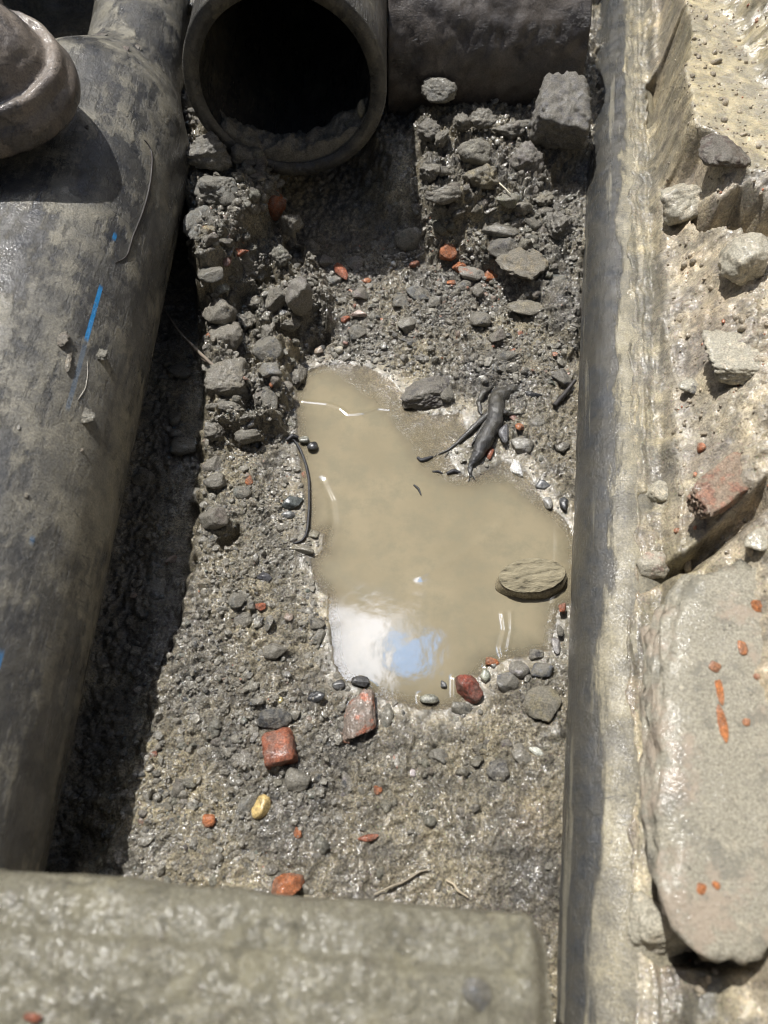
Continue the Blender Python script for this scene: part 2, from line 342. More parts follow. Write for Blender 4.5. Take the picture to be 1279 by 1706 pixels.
def height(x, y, full=True):
    wx = x + 0.012 * fbm(x * 18, y * 18, 3.1, 3); wy = y + 0.012 * fbm(x * 18, y * 18, 9.7, 3)
    wx2 = x + 0.004 * fbm(x * 45, y * 45, 5.1, 2); wy2 = y + 0.004 * fbm(x * 45, y * 45, 7.7, 2)
    sp = sdf(wx2, wy2, PUDW)
    rough = smooth(-0.002, 0.05, -sp)
    depthm = 0.40 - 0.32 * smooth(-0.03, 0.03, sdf(wx, wy, SHAL))
    z = np.where(sp > 0, -np.minimum(0.03, depthm * sp + 0.0006), np.minimum(0.016, 0.14 * -sp + 0.0008))
    n1 = fbm(x * 22, y * 22, 1.0, 5, 0.55); n2 = fbm(x * 95, y * 95, 2.0, 4, 0.6)
    z = z + rough * (0.011 * n1 + 0.0085 * n2) + 0.0012 * n2
    rag = 0.020 * fbm(x * 26, y * 26, 12.0, 4, .6)
    for poly, h, wd, am in PLATS:
        s = sdf(wx, wy, poly) + rag; k = smooth(-wd * 1.3, wd * 1.3, s)
        z = z * (1 - k) + k * (h + am * n1 + am * 0.75 * n2)
    for poly in POCKETS:
        z = z - 0.034 * smooth(-0.004, 0.006, sdf(wx2, wy2, poly) + 0.3 * rag)
    # support under the left pipe
    k = smooth(-0.40, -0.46, x); z = z * (1 - k) + k * (0.005 + 0.01 * n1)
    # right bank
    u_ = bank_u(wx, wy)
    ax = np.array(x) * 0.158 + np.array(y) * 0.987
    streak = fbm(u_ * 150, ax * 7, 3.0 + 0 * u_, 3, .6); edge_ = 0.014 * fbm(ax * 9, ax * 0 + 2.2, 5.0 + 0 * u_, 4, .6)
    prof = (0.149 + 0.0045 * streak) * smooth(-0.012, -0.002, u_ + edge_) + 0.025 * smooth(0.03, 0.05, u_) + 0.09 * smooth(0.05, 0.13, u_) + 0.06 * smooth(0.12, 0.3, u_) + 0.1 * smooth(.3, .6, u_)
    k = smooth(-0.035, -0.02, u_); am = 0.001 + 0.009 * smooth(0.01, 0.04, u_) + 0.014 * smooth(0.05, 0.12, u_)
    z = z * (1 - k) + k * (prof + am * (n1 + 0.25 * n2) + 0.02 * smooth(.05, .12, u_) * fbm(x * 9, y * 9, 4.4, 2))
    for poly, h, wd, am2 in FLATS:
        k = smooth(-wd, wd, sdf(wx, wy, poly)) * smooth(0.03, 0.05, u_); z = z * (1 - k) + k * (h + am2 * n1)
    for poly, dz in CARVE:
        z = z - dz * smooth(-0.006, 0.010, sdf(wx2, wy2, poly)) * smooth(0.0, 0.02, u_)
    # the walls of the trench, mostly outside the picture, raised to block sky light
    for d, lo, hi, h in ((-x, 0.86, 1.02, 1.05), (y, 2.1, 2.3, 1.05), (-y, 0.32, 0.42, 0.80), (x, 0.62, 0.90, 0.95)):
        k = smooth(lo, hi, d + 0.03 * n1); z = z * (1 - k) + k * (h + 0.03 * n1)
    return z
fx = np.arange(-0.50, 0.60, 0.0022); fy = np.arange(-0.12, 1.78, 0.0026)
def ext(a, step=1.35):
    lo, hi, s = [], [], 0.004
    p, q = a[0], a[-1]
    while p > -30 or q < 30:
        s = min(s * 1.12, 3); p -= s; q += s; lo.append(p); hi.append(q)
    return np.concatenate([lo[::-1], a, hi])
gx, gy = ext(fx), ext(fy)
X, Y = np.meshgrid(gx, gy)
Z = height(X, Y)
nx_, ny_ = len(gx), len(gy)
idx = np.arange(nx_ * ny_).reshape(ny_, nx_)
quads = np.stack([idx[:-1, :-1], idx[:-1, 1:], idx[1:, 1:], idx[1:, :-1]], -1).reshape(-1, 4)
U_ = bank_u(X, Y); SP = sdf(X, Y, PUDW)
bankk = smooth(-0.04, -0.03, U_)[..., None]
shore = smooth(0.05, 0.0, -SP)[..., None] * (SP < .0)[..., None]
tn = smooth(-0.3, 0.3, fbm(X * 5, Y * 5, 8.0, 3))[..., None]
tint = (1 - tn) * np.array((0.165, 0.157, 0.137)) + tn * np.array((0.245, 0.230, 0.185))
tan_patch = smooth(0.05, -0.01, np.hypot(X - P(880, 1370, .02)[0], (Y - P(880, 1370, .02)[1])))[..., None]
tint = tint * (1 - 0.6 * tan_patch) + 0.6 * tan_patch * np.array((0.30, 0.25, 0.175))
tint = tint * (1 - 0.5 * shore) + 0.5 * shore * np.array((0.20, 0.183, 0.138))
backd = smooth(1.0, 1.3, Y)[..., None] * (1 - bankk)
tint = tint * (1 + 0.10 * backd) * np.array((1.0, .99, .93))
bcol = np.array((0.40, 0.37, 0.295)) * np.ones_like(tint)
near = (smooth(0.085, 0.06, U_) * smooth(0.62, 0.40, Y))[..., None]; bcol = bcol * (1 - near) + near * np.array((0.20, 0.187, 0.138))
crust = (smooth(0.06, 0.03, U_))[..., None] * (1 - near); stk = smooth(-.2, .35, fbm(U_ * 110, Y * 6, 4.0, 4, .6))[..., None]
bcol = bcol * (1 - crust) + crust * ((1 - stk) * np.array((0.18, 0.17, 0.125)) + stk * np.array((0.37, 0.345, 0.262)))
scrape = (smooth(0.012, 0.004, np.abs(U_ - 0.004)) * smooth(0.30, 0.22, Y))[..., None]; bcol = bcol * (1 - scrape) + scrape * np.array((0.50, 0.46, 0.34))
pk = smooth(-.1, .35, fbm(X * 12, Y * 12, 2.0, 4, .6))[..., None] * (1 - crust) * .35; bcol = bcol * (1 - pk) + pk * np.array((0.40, 0.33, 0.26))
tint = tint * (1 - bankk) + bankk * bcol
rim = (smooth(-.009, -.001, SP) * (SP < 0.001))[..., None]; tint = tint * (1 - .35 * rim)
sub = (SP > 0)[..., None]
tint = np.where(sub, np.array((0.22, 0.19, 0.13)), tint)
wet = np.clip(shore[..., 0] + bankk[..., 0] * 0.65, 0, 1)
flatk = smooth(-.01, .02, sdf(X, Y, FLATS[0][0])) * smooth(.03, .05, U_); wet = np.maximum(wet, flatk); tint = tint * (1 - flatk[..., None]) + flatk[..., None] * np.array((0.33, 0.305, 0.22))
ground = mesh_obj('ground', np.stack([X, Y, Z], -1).reshape(-1, 3), quads, M_GROUND, col=tint.reshape(-1, 3), attrs={'wet': wet.ravel()})
tag(ground, 'wet grey-brown mud floor and banks of the pit', 'ground', kind='structure')
def gz(x, y):
    return float(height(np.array([float(x)]), np.array([float(y)]))[0])
def on_ground(px, py, z0=0.02):
    z = z0
    for _ in range(12):
        p = P(px, py, z); z = 0.5 * z + 0.5 * gz(p[0], p[1])
    p = P(px, py, z); return p
# water
wx = np.arange(-0.24, 0.36, 0.0016); wy = np.arange(0.16, 0.90, 0.0016)
WX, WY = np.meshgrid(wx, wy); HZ = height(WX, WY)
WZ = 0.00025 * fbm(WX * 14, WY * 14, 1.0, 2)
def ripple(pts, h, wd_):
    global WZ
    pp = W(pts, 0); d = np.full(WX.shape, 1e9)
    for a, b in zip(pp[:-1], pp[1:]):
        e = b[:2] - a[:2]; t = np.clip(((WX - a[0]) * e[0] + (WY - a[1]) * e[1]) / (e @ e), 0, 1)
        d = np.minimum(d, np.hypot(WX - a[0] - t * e[0], WY - a[1] - t * e[1]))
    WZ = WZ + h * np.exp(-(d / wd_) ** 2)
ripple([(505, 668), (545, 672), (568, 680), (580, 690), (605, 688), (630, 680), (650, 682)], .0009, .003)
ripple([(838, 1022), (842, 1050), (834, 1080), (838, 1096)], .0010, .0035); ripple([(852, 1020), (852, 1050), (846, 1085)], .0008, .003)
ripple([(536, 800), (552, 835), (556, 870), (545, 905), (520, 925)], -.0012, .006)
ripple([(700, 960), (760, 930), (830, 880), (850, 850)], .0005, .008); ripple([(590, 760), (650, 800), (700, 870), (720, 960)], .00015, .014)
ripple([(925, 1010), (918, 1035), (930, 1050)], .0012, .003); ripple([(757, 1130), (757, 1160), (765, 1172)], .0012, .003); ripple([(700, 1160), (702, 1172), (720, 1180)], .0012, .003)
ripple([(580, 1146), (600, 1132), (622, 1146)], .0012, .003); ripple([(810, 1112), (818, 1125), (808, 1145)], .0012, .003)
keep = (HZ < 0.004) & (bank_u(WX, WY) < 0.0) & (sdf(WX, WY, PUDW) > -0.03)
id2 = np.arange(WX.size).reshape(WX.shape)
kq = keep[:-1, :-1] | keep[:-1, 1:] | keep[1:, 1:] | keep[1:, :-1]
q = np.stack([id2[:-1, :-1], id2[:-1, 1:], id2[1:, 1:], id2[1:, :-1]], -1)[kq]
used, inv = np.unique(q.ravel(), return_inverse=True)
wv = np.stack([WX, WY, WZ], -1).reshape(-1, 3)[used]
water = mesh_obj('water', wv, inv.reshape(-1, 4), M_WATER, attrs={'depth': np.clip(-HZ.ravel()[used], 0, 1)})
tag(water, 'puddle of opaque tan silty water in the middle of the pit', 'water', kind='structure')

# ------------------------------------------------------------------ stones
def ico(sub):
    import bmesh
    bm = bmesh.new(); bmesh.ops.create_icosphere(bm, subdivisions=sub, radius=1)
    V = np.array([v.co[:] for v in bm.verts]); Fc = np.array([[v.index for v in f.verts] for f in bm.faces]); bm.free()
    V /= np.linalg.norm(V, axis=1)[:, None]; return V, Fc
ICO = {s: ico(s) for s in (1, 2, 3, 4, 5)}
def rock_shape(seed, sub=4, k=12, sharp=26, rough=0.05, lump=0.0):
    rs = np.random.RandomState(seed); V, Fc = ICO[sub]
    N = rs.normal(size=(k, 3)); N /= np.linalg.norm(N, axis=1)[:, None]
    D = rs.uniform(0.52, 1.0, k)
    q = np.maximum(V @ N.T, 1e-3) / D
    q = np.concatenate([q, np.full((len(V), 1), 0.90)], 1)
    r = 1.0 / (np.sum(q ** sharp, 1) ** (1.0 / sharp))
    o = rs.uniform(0, 50, 3)
    if rough: r = r * (1 + rough * fbm(V[:, 0] * 3 + o[0], V[:, 1] * 3 + o[1], V[:, 2] * 3 + o[2], 4, 0.6))
    if lump: r = r * (1 + lump * fbm(V[:, 0] * 1.3 + o[1], V[:, 1] * 1.3 + o[2], V[:, 2] * 1.3 + o[0], 2))
    return V * r[:, None], Fc
def box_shape(seed, sub=5, sharp=14, rough=0.03, chip=0.1):
    """a broken block: six faces plus some broken corners"""
    rs = np.random.RandomState(seed); V, Fc = ICO[sub]
    N = [(1,0,0),(-1,0,0),(0,1,0),(0,-1,0),(0,0,1),(0,0,-1)]; D = [1.0] * 6
    for _ in range(4):
        nn = rs.normal(size=3); nn /= np.linalg.norm(nn); N.append(nn); D.append(rs.uniform(1.15, 1.35))
    N = np.array(N) + rs.normal(size=(len(N), 3)) * chip; N /= np.linalg.norm(N, axis=1)[:, None]
    q = np.maximum(V @ N.T, 1e-3) / np.array(D); r = 1.0 / (np.sum(q ** sharp, 1) ** (1.0 / sharp))
    o = rs.uniform(0, 50, 3); Q = V * r[:, None]
    Q = Q * (1 + rough * fbm(Q[:, 0] * 4 + o[0], Q[:, 1] * 4 + o[1], Q[:, 2] * 4 + o[2], 4, 0.65))[:, None]
    return Q, Fc
SEED = [100]
def put(name, px, py, w_, h_, label, cat, col, mat=None, ang=0, shape='rock', flat=0.55, sink=0.35, z=None, group=None,
        rough=0.06, k=12, sharp=26, lump=0.1, tilt=(0, 0), sub=None, smooth_sh=True):
    """a stone that fills w_ x h_ photograph pixels at (px, py), resting on the ground (or at height z)"""
    SEED[0] += 1
    c = on_ground(px, py) if z is None else P(px, py, z)
    d = depth(px, py, c[2]); a, b = 0.5 * w_ * d / F * 1.08, 0.5 * h_ * d / F * 1.12
    big = max(w_, h_)
    sub = sub or (5 if big > 70 else 4 if big > 24 else 3)
    if shape == 'box': Vv, Ff = box_shape(SEED[0], max(sub, 4), sharp=sharp, rough=rough)
    else: Vv, Ff = rock_shape(SEED[0], sub, k, sharp, rough, lump)
    hh = flat * min(a, b) * (1.25 if shape != 'box' else 1.0)
    # size the stone by the extent it really has
    ext_ = np.abs(Vv).max(0); Vv = Vv / ext_ * np.array((a, b, hh))
    rz = R(ang); cz, sz = math.cos(rz), math.sin(rz)
    Vv = Vv @ np.array([[cz, sz, 0], [-sz, cz, 0], [0, 0, 1]])
    tx, ty = tilt
    if tx or ty:
        Rm = np.array(Matrix.Rotation(R(tx), 3, 'X') @ Matrix.Rotation(R(ty), 3, 'Y')); Vv = Vv @ Rm.T
    o = mesh_obj(name, Vv, Ff, mat or M_STONE, smooth_sh=smooth_sh)
    o.location = (c[0], c[1], c[2] + hh * (1 - 2 * sink)); o.color = (*col, 1)
    return tag(o, label, cat, group)

GREY, DARK, BLK, TAN, BRN = (0.21, 0.205, 0.19), (0.10, 0.102, 0.103), (0.04, 0.041, 0.043), (0.30, 0.27, 0.20), (0.25, 0.232, 0.195)
BRK, ORG, PINK = (0.42, 0.145, 0.08), (0.50, 0.185, 0.08), (0.38, 0.21, 0.17)
def brick(*a, **k):
    k.setdefault('mat', M_BRICK); k.setdefault('shape', 'rock'); k.setdefault('k', 9); k.setdefault('rough', 0.13); k.setdefault('sharp', 36)
    col = k.pop('col', BRK); return put('brick_fragment', *a, 'brick fragment', col, **k)
def stone(*a, **k):
    col = k.pop('col', GREY)
    if 0.09 < max(col) < 0.33: col = tuple(1.12 * v for v in col)
    return put(k.pop('name', 'stone'), *a, k.pop('cat', 'stone'), col, **k)
def clod(*a, **k):
    if 'col' in k: k['col'] = tuple(1.35 * v for v in k['col'])
    k.setdefault('mat', M_CLOD); k.setdefault('rough', 0.34); k.setdefault('sharp', 9); k.setdefault('lump', 0.25); k.setdefault('flat', 0.75)
    col = k.pop('col', BRN); return put('mud_clod', *a, 'mud clod', col, **k)

# brick pieces
brick(462, 350, 44, 42, 'burnt orange brick lump in the shade under the mud ledge left of the open pipe', col=(0.30, 0.10, 0.04), ang=20, flat=.9)
brick(399, 424, 34, 18, 'thin orange-red brick flake on top of the clods below the mud ledge', ang=25)
brick(378, 434, 17, 30, 'pinkish upright brick chip at the left end of the clod heap', col=PINK)
brick(570, 455, 18, 40, 'narrow dark red brick sliver lying tilted in the gravel above the puddle', ang=28)
brick(576, 534, 16, 16, 'small round bright red brick bead above the top edge of the puddle')
brick(690, 442, 18, 14, 'small orange brick chip beside the shaded grey-green rock')
brick(742, 424, 36, 34, 'crumbly orange-red brick lump, topmost of the brick cluster below the mound', ang=-35, col=ORG)
brick(768, 448, 30, 22, 'orange brick crumb between the crumbly lump and the grey-topped piece', col=ORG, ang=-20)
brick(784, 457, 44, 26, 'flat brick piece with a grey mud-covered top in the middle of the brick cluster', ang=-18, mat=mat_stone('muddy_brick', (0.4, 0.7), 0.9, grain=1.5))
brick(818, 461, 26, 40, 'orange-red brick piece, rightmost of the cluster below the mound', ang=10, col=ORG)
brick(752, 473, 15, 12, 'tiny orange brick chip just below the brick cluster', col=ORG)
brick(866, 713, 15, 14, 'bright orange brick chip right of the black cable', col=ORG)
brick(856, 698, 15, 13, 'pale pink brick chip right of the black cable', col=PINK)
brick(817, 757, 15, 24, 'rust-coloured pointed brick chip beside the lower end of the black cable', ang=-12)
brick(416, 801, 14, 23, 'orange brick pebble left of the puddle among grey stones', ang=-12, col=ORG)
brick(434, 1013, 22, 14, 'small red brick chip in the mud left of the sky reflection', ang=10)
brick(780, 1150, 44, 50, 'dark red rounded brick lump standing in the bottom edge of the puddle', ang=30, col=(0.28, 0.075, 0.05), flat=.8, sink=.25)
brick(604, 1198, 58, 92, 'large orange-red brick slab sunk in the mud below the sky reflection', ang=-14, sink=.42, flat=.45, mat=mat_stone('sunken_brick', (0.4, 0.7), 0.55, grain=2), sub=5)
brick(466, 1250, 54, 54, 'chunky orange brick lump lying on the gravel below the puddle', ang=15, shape='box', sharp=9, flat=.8, sink=.3)
brick(350, 1365, 22, 24, 'small orange brick chip left of the yellow pebble', col=ORG)
brick(497, 1387, 14, 18, 'bright orange brick chip right of and below the yellow pebble', col=ORG)
brick(475, 1474, 62, 46, 'flat orange brick wedge resting just behind the concrete beam', col=ORG, ang=8, k=7)
brick(612, 1396, 36, 11, 'thin red brick flake in the mud near the bottom of the pit', ang=4)
brick(660, 1268, 14, 26, 'faint reddish brick crumb embedded in fine mud below the puddle', ang=8, sink=.45, mat=mat_stone('faint_brick', (0.5, 0.8), 0.7))
brick(629, 1316, 16, 15, 'small dull orange brick bead below the sunken brick slab', col=ORG, sink=.45)
brick(455, 639, 12, 17, 'tiny orange brick chip between the two dark angular stones', col=ORG)
brick(352, 561, 15, 15, 'orange brick crumb at the left edge of the clods above the twig', col=ORG)
brick(937, 1014, 14, 17, 'small orange-red brick chip against the right pipe beside the flat stone', z=.012)
brick(506, 791, 10, 14, 'tiny orange-red brick crumb beside the black wire', sink=.45)
brick(818, 1102, 26, 15, 'orange brick piece just under the shallow water at the bottom edge of the puddle', z=.001, col=ORG)
brick(575, 572, 10, 8, 'tiny pink brick crumb right at the top edge of the puddle', col=PINK)
brick(612, 470, 14, 12, 'tiny dull orange brick crumb right of the dark red sliver', col=ORG, sink=.4)

# coloured and pale pebbles
stone(436, 1345, 30, 38, 'smooth pale yellow oval pebble on the gravel', col=(0.46, 0.345, 0.15), mat=M_SMOOTH, ang=-25, k=3, sharp=8, rough=.02, flat=.8, name='pebble', cat='pebble')
stone(860, 780, 20, 34, 'white pointed pebble at the puddle edge right of the black cable', col=(0.62, 0.62, 0.60), mat=M_SMOOTH, ang=8, flat=.5, name='pebble', cat='pebble')
stone(893, 1251, 30, 14, 'flat pale grey-green pebble near the right pipe below the tan rock', col=(0.42, 0.43, 0.38), mat=M_SMOOTH, ang=-25, name='pebble', cat='pebble')
stone(715, 1166, 30, 17, 'oval grey-green pebble with wet rim, half out of the puddle', col=(0.17, 0.17, 0.14), mat=M_SMOOTH, name='pebble', cat='pebble', k=4, sharp=8, rough=.03, z=.002, flat=.5)
stone(738, 1141, 12, 14, 'tiny dark pebble standing out of the puddle left of the red brick lump', col=DARK, mat=M_SMOOTH, name='pebble', cat='pebble', z=.001)
stone(656, 441, 9, 9, 'bright white pebble in the gravel left of the orange brick chip', col=(0.75, 0.76, 0.75), mat=M_SMOOTH, name='pebble', cat='pebble', flat=.9)
stone(687, 1289, 18, 14, 'pale pinkish pebble in the mud right of the sunken brick slab', col=(0.48, 0.43, 0.42), mat=M_SMOOTH, name='pebble', cat='pebble', sink=.4)
stone(467, 1166, 13, 12, 'small yellowish pebble in the wet gravel below left of the reflection', col=(0.42, 0.36, 0.17), mat=M_SMOOTH, name='pebble', cat='pebble')
stone(952, 650, 12, 14, 'small white pebble touching the right pipe beside the charred stick', col=(0.6, 0.58, 0.55), mat=M_SMOOTH, name='pebble', cat='pebble')
stone(805, 630, 14, 12, 'small pale glossy pebble above the black cable', col=(0.45, 0.45, 0.42), mat=M_SMOOTH, name='pebble', cat='pebble')

# grey and dark stones
stone(729, 158, 60, 50, 'pointed grey rock lit by the sun in front of the dark crosswise pipe', z=.150, ang=-35, flat=.55, sink=.3, k=7, col=(0.26, 0.255, 0.23), name='rock', cat='rock', mat=M_CLOD, rough=.2, sharp=40, tilt=(-15, 0))
stone(933, 203, 92, 112, 'large squarish lump of grey concrete wedged against the right pipe', z=.15, ang=-8, shape='box', flat=.9, sink=.35, col=(0.20, 0.195, 0.19), name='concrete_block', cat='concrete lump', mat=M_CLOD, rough=.16, sharp=9, tilt=(12, 0))
stone(446, 590, 54, 40, 'dark smooth angular stone on the ledge left of the puddle top', ang=-22, k=7, sharp=30, rough=.02, col=(0.105, 0.108, 0.108), flat=.65, sink=.2)
stone(449, 668, 26, 46, 'dark narrow stone below the tiny orange chip left of the puddle', ang=16, k=8, rough=.03, col=(0.085, 0.088, 0.09), flat=.8)
stone(452, 622, 38, 30, 'rough light grey stone between the two dark angular stones', col=(0.21, 0.21, 0.205))
stone(356, 462, 46, 32, 'smooth grey flat stone at the left end of the clod heap', col=(0.13, 0.135, 0.13), ang=12, rough=.03, sink=.2)
stone(365, 482, 40, 26, 'pale green-grey angular chip under the smooth flat stone', col=(0.27, 0.27, 0.22), ang=-20)
stone(683, 404, 50, 40, 'grey-green rock at the edge of the shade below the mound', col=(0.16, 0.165, 0.13), flat=.8, rough=.1)
stone(715, 655, 92, 62, 'dark rough lump of bonded aggregate between puddle and cable', col=(0.14, 0.13, 0.125), mat=M_CLOD, rough=.2, sharp=8, flat=.45, sink=.3, name='aggregate_lump', cat='rubble lump', ang=8)
stone(742, 664, 26, 24, 'black stone stuck in the right end of the aggregate lump', col=DARK, sink=.1)
stone(905, 1176, 60, 58, 'tan rock with a dark shadowed right side below the flat stone', col=(0.28, 0.25, 0.17), mat=M_CLOD, rough=.1, ang=-20, flat=.6, k=9, name='rock', cat='rock')
stone(865, 1115, 32, 30, 'light grey triangular stone at the lower right puddle edge', col=(0.25, 0.235, 0.235), k=6, ang=30)
stone(842, 1136, 42, 34, 'grey speckled stone beneath the light triangular stone', col=(0.17, 0.17, 0.17), sink=.42)
stone(766, 1179, 40, 20, 'flat dark green-grey stone just below the dark red brick lump', col=(0.09, 0.095, 0.09), z=.002, ang=-14)
stone(925, 1076, 18, 30, 'small grey oval stone with wet rim beside the right pipe', col=(0.2, 0.19, 0.18), z=.003, mat=M_SMOOTH)
stone(933, 1050, 12, 22, 'black chip squeezed against the right pipe below the flat stone', col=BLK, z=.01)
stone(488, 838, 38, 24, 'dark glossy stone in the mud left of the black wire', col=(0.07, 0.078, 0.075), mat=M_SMOOTH, ang=30)
stone(478, 858, 26, 15, 'dark oval stone tucked under the glossy stone left of the wire', col=DARK, mat=M_SMOOTH)
stone(404, 822, 28, 26, 'round grey-green pebble under the orange brick pebble', col=(0.15, 0.155, 0.14), k=5, sharp=10, rough=.03)
stone(360, 802, 38, 28, 'oval striped grey stone at the shadow edge left of the puddle', col=(0.15, 0.145, 0.135), k=6)
stone(355, 775, 30, 34, 'brown-grey stone above the oval striped stone', col=(0.14, 0.125, 0.115))
stone(357, 866, 48, 40, 'large pale brown stone at the shadow edge level with the wire end', col=(0.24, 0.21, 0.185), sink=.25, flat=.7)
stone(326, 830, 34, 30, 'dark stone in the shadow beside the left pipe', col=DARK)
stone(458, 1086, 42, 26, 'flat grey stone with a dark crack under it left of the reflection', col=(0.23, 0.215, 0.19), k=7, sink=.3)
stone(448, 1038, 16, 28, 'upright dark pebble left of the reflection', col=DARK)
stone(404, 1034, 30, 26, 'dark mottled stone left of the upright dark pebble', col=(0.09, 0.085, 0.085))
stone(398, 1002, 30, 26, 'round grey stone above the dark mottled stone', col=(0.14, 0.14, 0.13))
stone(420, 1012, 14, 18, 'black pebble beside the small red brick chip', col=BLK)
stone(527, 1040, 28, 20, 'black angular stone at the left bank of the reflection', col=(0.05, 0.05, 0.05), ang=-15)
stone(532, 1062, 20, 30, 'dark green stone under the black angular stone by the reflection', col=(0.07, 0.075, 0.07))
stone(440, 962, 28, 17, 'wet dark stone in the mud below the wire end', col=(0.06, 0.06, 0.065), mat=M_SMOOTH)
stone(601, 1137, 30, 19, 'dark wet stone sticking out of the white reflection', col=(0.08, 0.08, 0.08), z=.003, mat=M_SMOOTH)
stone(566, 1141, 22, 18, 'small dark wet stone at the lower left corner of the reflection', col=(0.09, 0.09, 0.09), mat=M_SMOOTH)
stone(645, 1198, 22, 48, 'dark green-grey upright stone beside the sunken brick slab', col=(0.10, 0.11, 0.095), ang=6, sink=.4)
stone(456, 1196, 58, 34, 'dark lump of broken asphalt above the chunky brick lump', col=(0.085, 0.088, 0.09), mat=M_CLOD, rough=.15)
stone(408, 1268, 58, 34, 'flat grey-brown stone left of the chunky brick lump', col=(0.165, 0.15, 0.13), sink=.4, rough=.04)
stone(497, 1298, 42, 40, 'grey rounded stone with a black shaded side below the chunky brick lump', col=(0.17, 0.165, 0.145), sink=.38)
stone(412, 1341, 26, 44, 'oblong light grey stone leaning left of the yellow pebble', col=(0.22, 0.22, 0.205), ang=-32, sink=.35)
stone(528, 1160, 28, 22, 'glossy black stone between the asphalt lump and the puddle', col=BLK, mat=M_SMOOTH)
stone(578, 1310, 26, 46, 'long purple-grey stone below the sunken brick slab', col=(0.17, 0.155, 0.16), ang=8, sink=.42)
stone(832, 1280, 42, 42, 'black coal-like lump in the mud below the pale pebble', col=(0.035, 0.035, 0.038), mat=M_CLOD, rough=.15, flat=.5, name='coal_lump', cat='coal lump')
stone(842, 1238, 26, 14, 'small brown stone above the coal-like lump', col=(0.13, 0.11, 0.11))
stone(870, 1258, 34, 38, 'dull grey stone right of the coal-like lump', col=(0.2, 0.185, 0.15), sink=.45)
stone(732, 1262, 34, 26, 'blue-grey broken stone in the mud below the dark red brick lump', col=(0.19, 0.2, 0.21), sink=.4)
stone(675, 545, 34, 34, 'rounded grey-brown stone above the puddle with a dark chip below it', col=(0.19, 0.18, 0.16))
stone(680, 568, 30, 12, 'dark flat chip under the rounded grey-brown stone', col=DARK)
stone(698, 492, 44, 30, 'layered dark grey stone below the orange brick chip', col=(0.11, 0.115, 0.115), ang=6)
stone(668, 504, 28, 32, 'dark blue-grey stone left of the layered stone', col=(0.08, 0.09, 0.10))
stone(728, 504, 24, 34, 'light grey stone right of the layered stone', col=(0.22, 0.215, 0.21), ang=-25)
stone(796, 484, 22, 32, 'grey-brown oval stone below the grey-topped brick piece', col=(0.21, 0.19, 0.17))
stone(772, 478, 30, 20, 'dark stone left of the grey-brown oval stone', col=DARK)
stone(800, 535, 34, 32, 'dark angular stone below the brick cluster', col=(0.12, 0.115, 0.11), k=8)
stone(828, 562, 28, 24, 'mottled brown stone lower right of the dark angular stone', col=(0.18, 0.16, 0.14))
stone(842, 598, 42, 22, 'dark slaty stone above the cable, upper one of two', col=(0.085, 0.088, 0.085), ang=12)
stone(848, 614, 40, 20, 'dark slaty stone above the cable, lower one of two', col=(0.10, 0.10, 0.095), ang=10)
stone(886, 660, 34, 18, 'glossy black stone right of the cable top', col=BLK, mat=M_SMOOTH)
stone(936, 632, 34, 30, 'dark charred-looking lump against the right pipe', col=(0.06, 0.055, 0.055), mat=M_CLOD)
stone(895, 705, 28, 46, 'grey rough stone between the orange chip and the right pipe', col=(0.20, 0.2, 0.19), ang=-18)
stone(841, 722, 20, 38, 'glossy black and white pebble touching the right side of the cable', col=(0.09, 0.09, 0.095), mat=M_SMOOTH)
stone(868, 745, 40, 26, 'light grey stone above the white pointed pebble', col=(0.24, 0.235, 0.23))
stone(938, 746, 24, 18, 'dark green-black stone near the right pipe level with the brick chip', col=BLK)
stone(521, 745, 17, 17, 'round wet black pebble at the puddle edge beside the wire top', col=BLK, mat=M_SMOOTH, z=.003, k=3, sharp=6, rough=.02)
stone(508, 733, 18, 14, 'grey wet pebble between the wire top and the round black pebble', col=(0.2, 0.2, 0.17), mat=M_SMOOTH, z=.003)
stone(523, 893, 20, 17, 'rounded wet stone in the water beside the wire bottom', col=(0.15, 0.14, 0.11), mat=M_SMOOTH, z=.001)
stone(500, 916, 44, 15, 'pointed yellowish stone flake under the wire end', col=(0.25, 0.22, 0.15), ang=-12, k=6)
stone(525, 1165, 14, 14, 'small brown pebble below the glossy black stone', col=BRN)
stone(870, 432, 84, 92, 'flat tan mud slab crossed by cracks under the mound', col=(0.27, 0.235, 0.17), mat=M_CLOD, rough=.16, flat=.22, sink=.45, k=9, sharp=30, name='mud_slab', cat='mud slab', ang=12)
stone(830, 392, 60, 24, 'dark grained wood-like fragment under the mound', col=(0.085, 0.08, 0.08), name='wood_fragment', cat='wood fragment', ang=-12, flat=.6, rough=.1, sink=.2)
stone(838, 418, 46, 40, 'grey rough stone under the wood-like fragment', col=(0.15, 0.145, 0.14), mat=M_CLOD)
stone(925, 470, 40, 44, 'dark triangular slate piece against the right pipe', col=(0.085, 0.095, 0.092), k=6, sharp=40, rough=.02, ang=40, flat=.35)
stone(868, 350, 36, 30, 'pale angular stone at the lower edge of the mound', col=(0.32, 0.29, 0.25))
stone(846, 338, 40, 26, 'greenish stone at the lower edge of the mound', col=(0.22, 0.23, 0.15))
stone(814, 352, 30, 22, 'brown-grey stone left of the greenish stone under the mound', col=(0.17, 0.15, 0.13))
stone(875, 208, 36, 20, 'flat grey stone at the top of the mound beside the concrete lump', col=(0.2, 0.2, 0.18))
stone(875, 448 + 62, 60, 40, 'pale tan dried mud flake left of the dark slate piece', col=(0.29, 0.26, 0.19), mat=M_CLOD, flat=.2, rough=.14, sink=.46)
stone(818, 455 - 90, 16, 14, 'tiny grey pebble at the left foot of the wood-like fragment', col=GREY)
stone(590, 440, 30, 26, 'pale grey crumbly stone above the dark red brick sliver', col=(0.26, 0.24, 0.23), mat=M_CLOD)
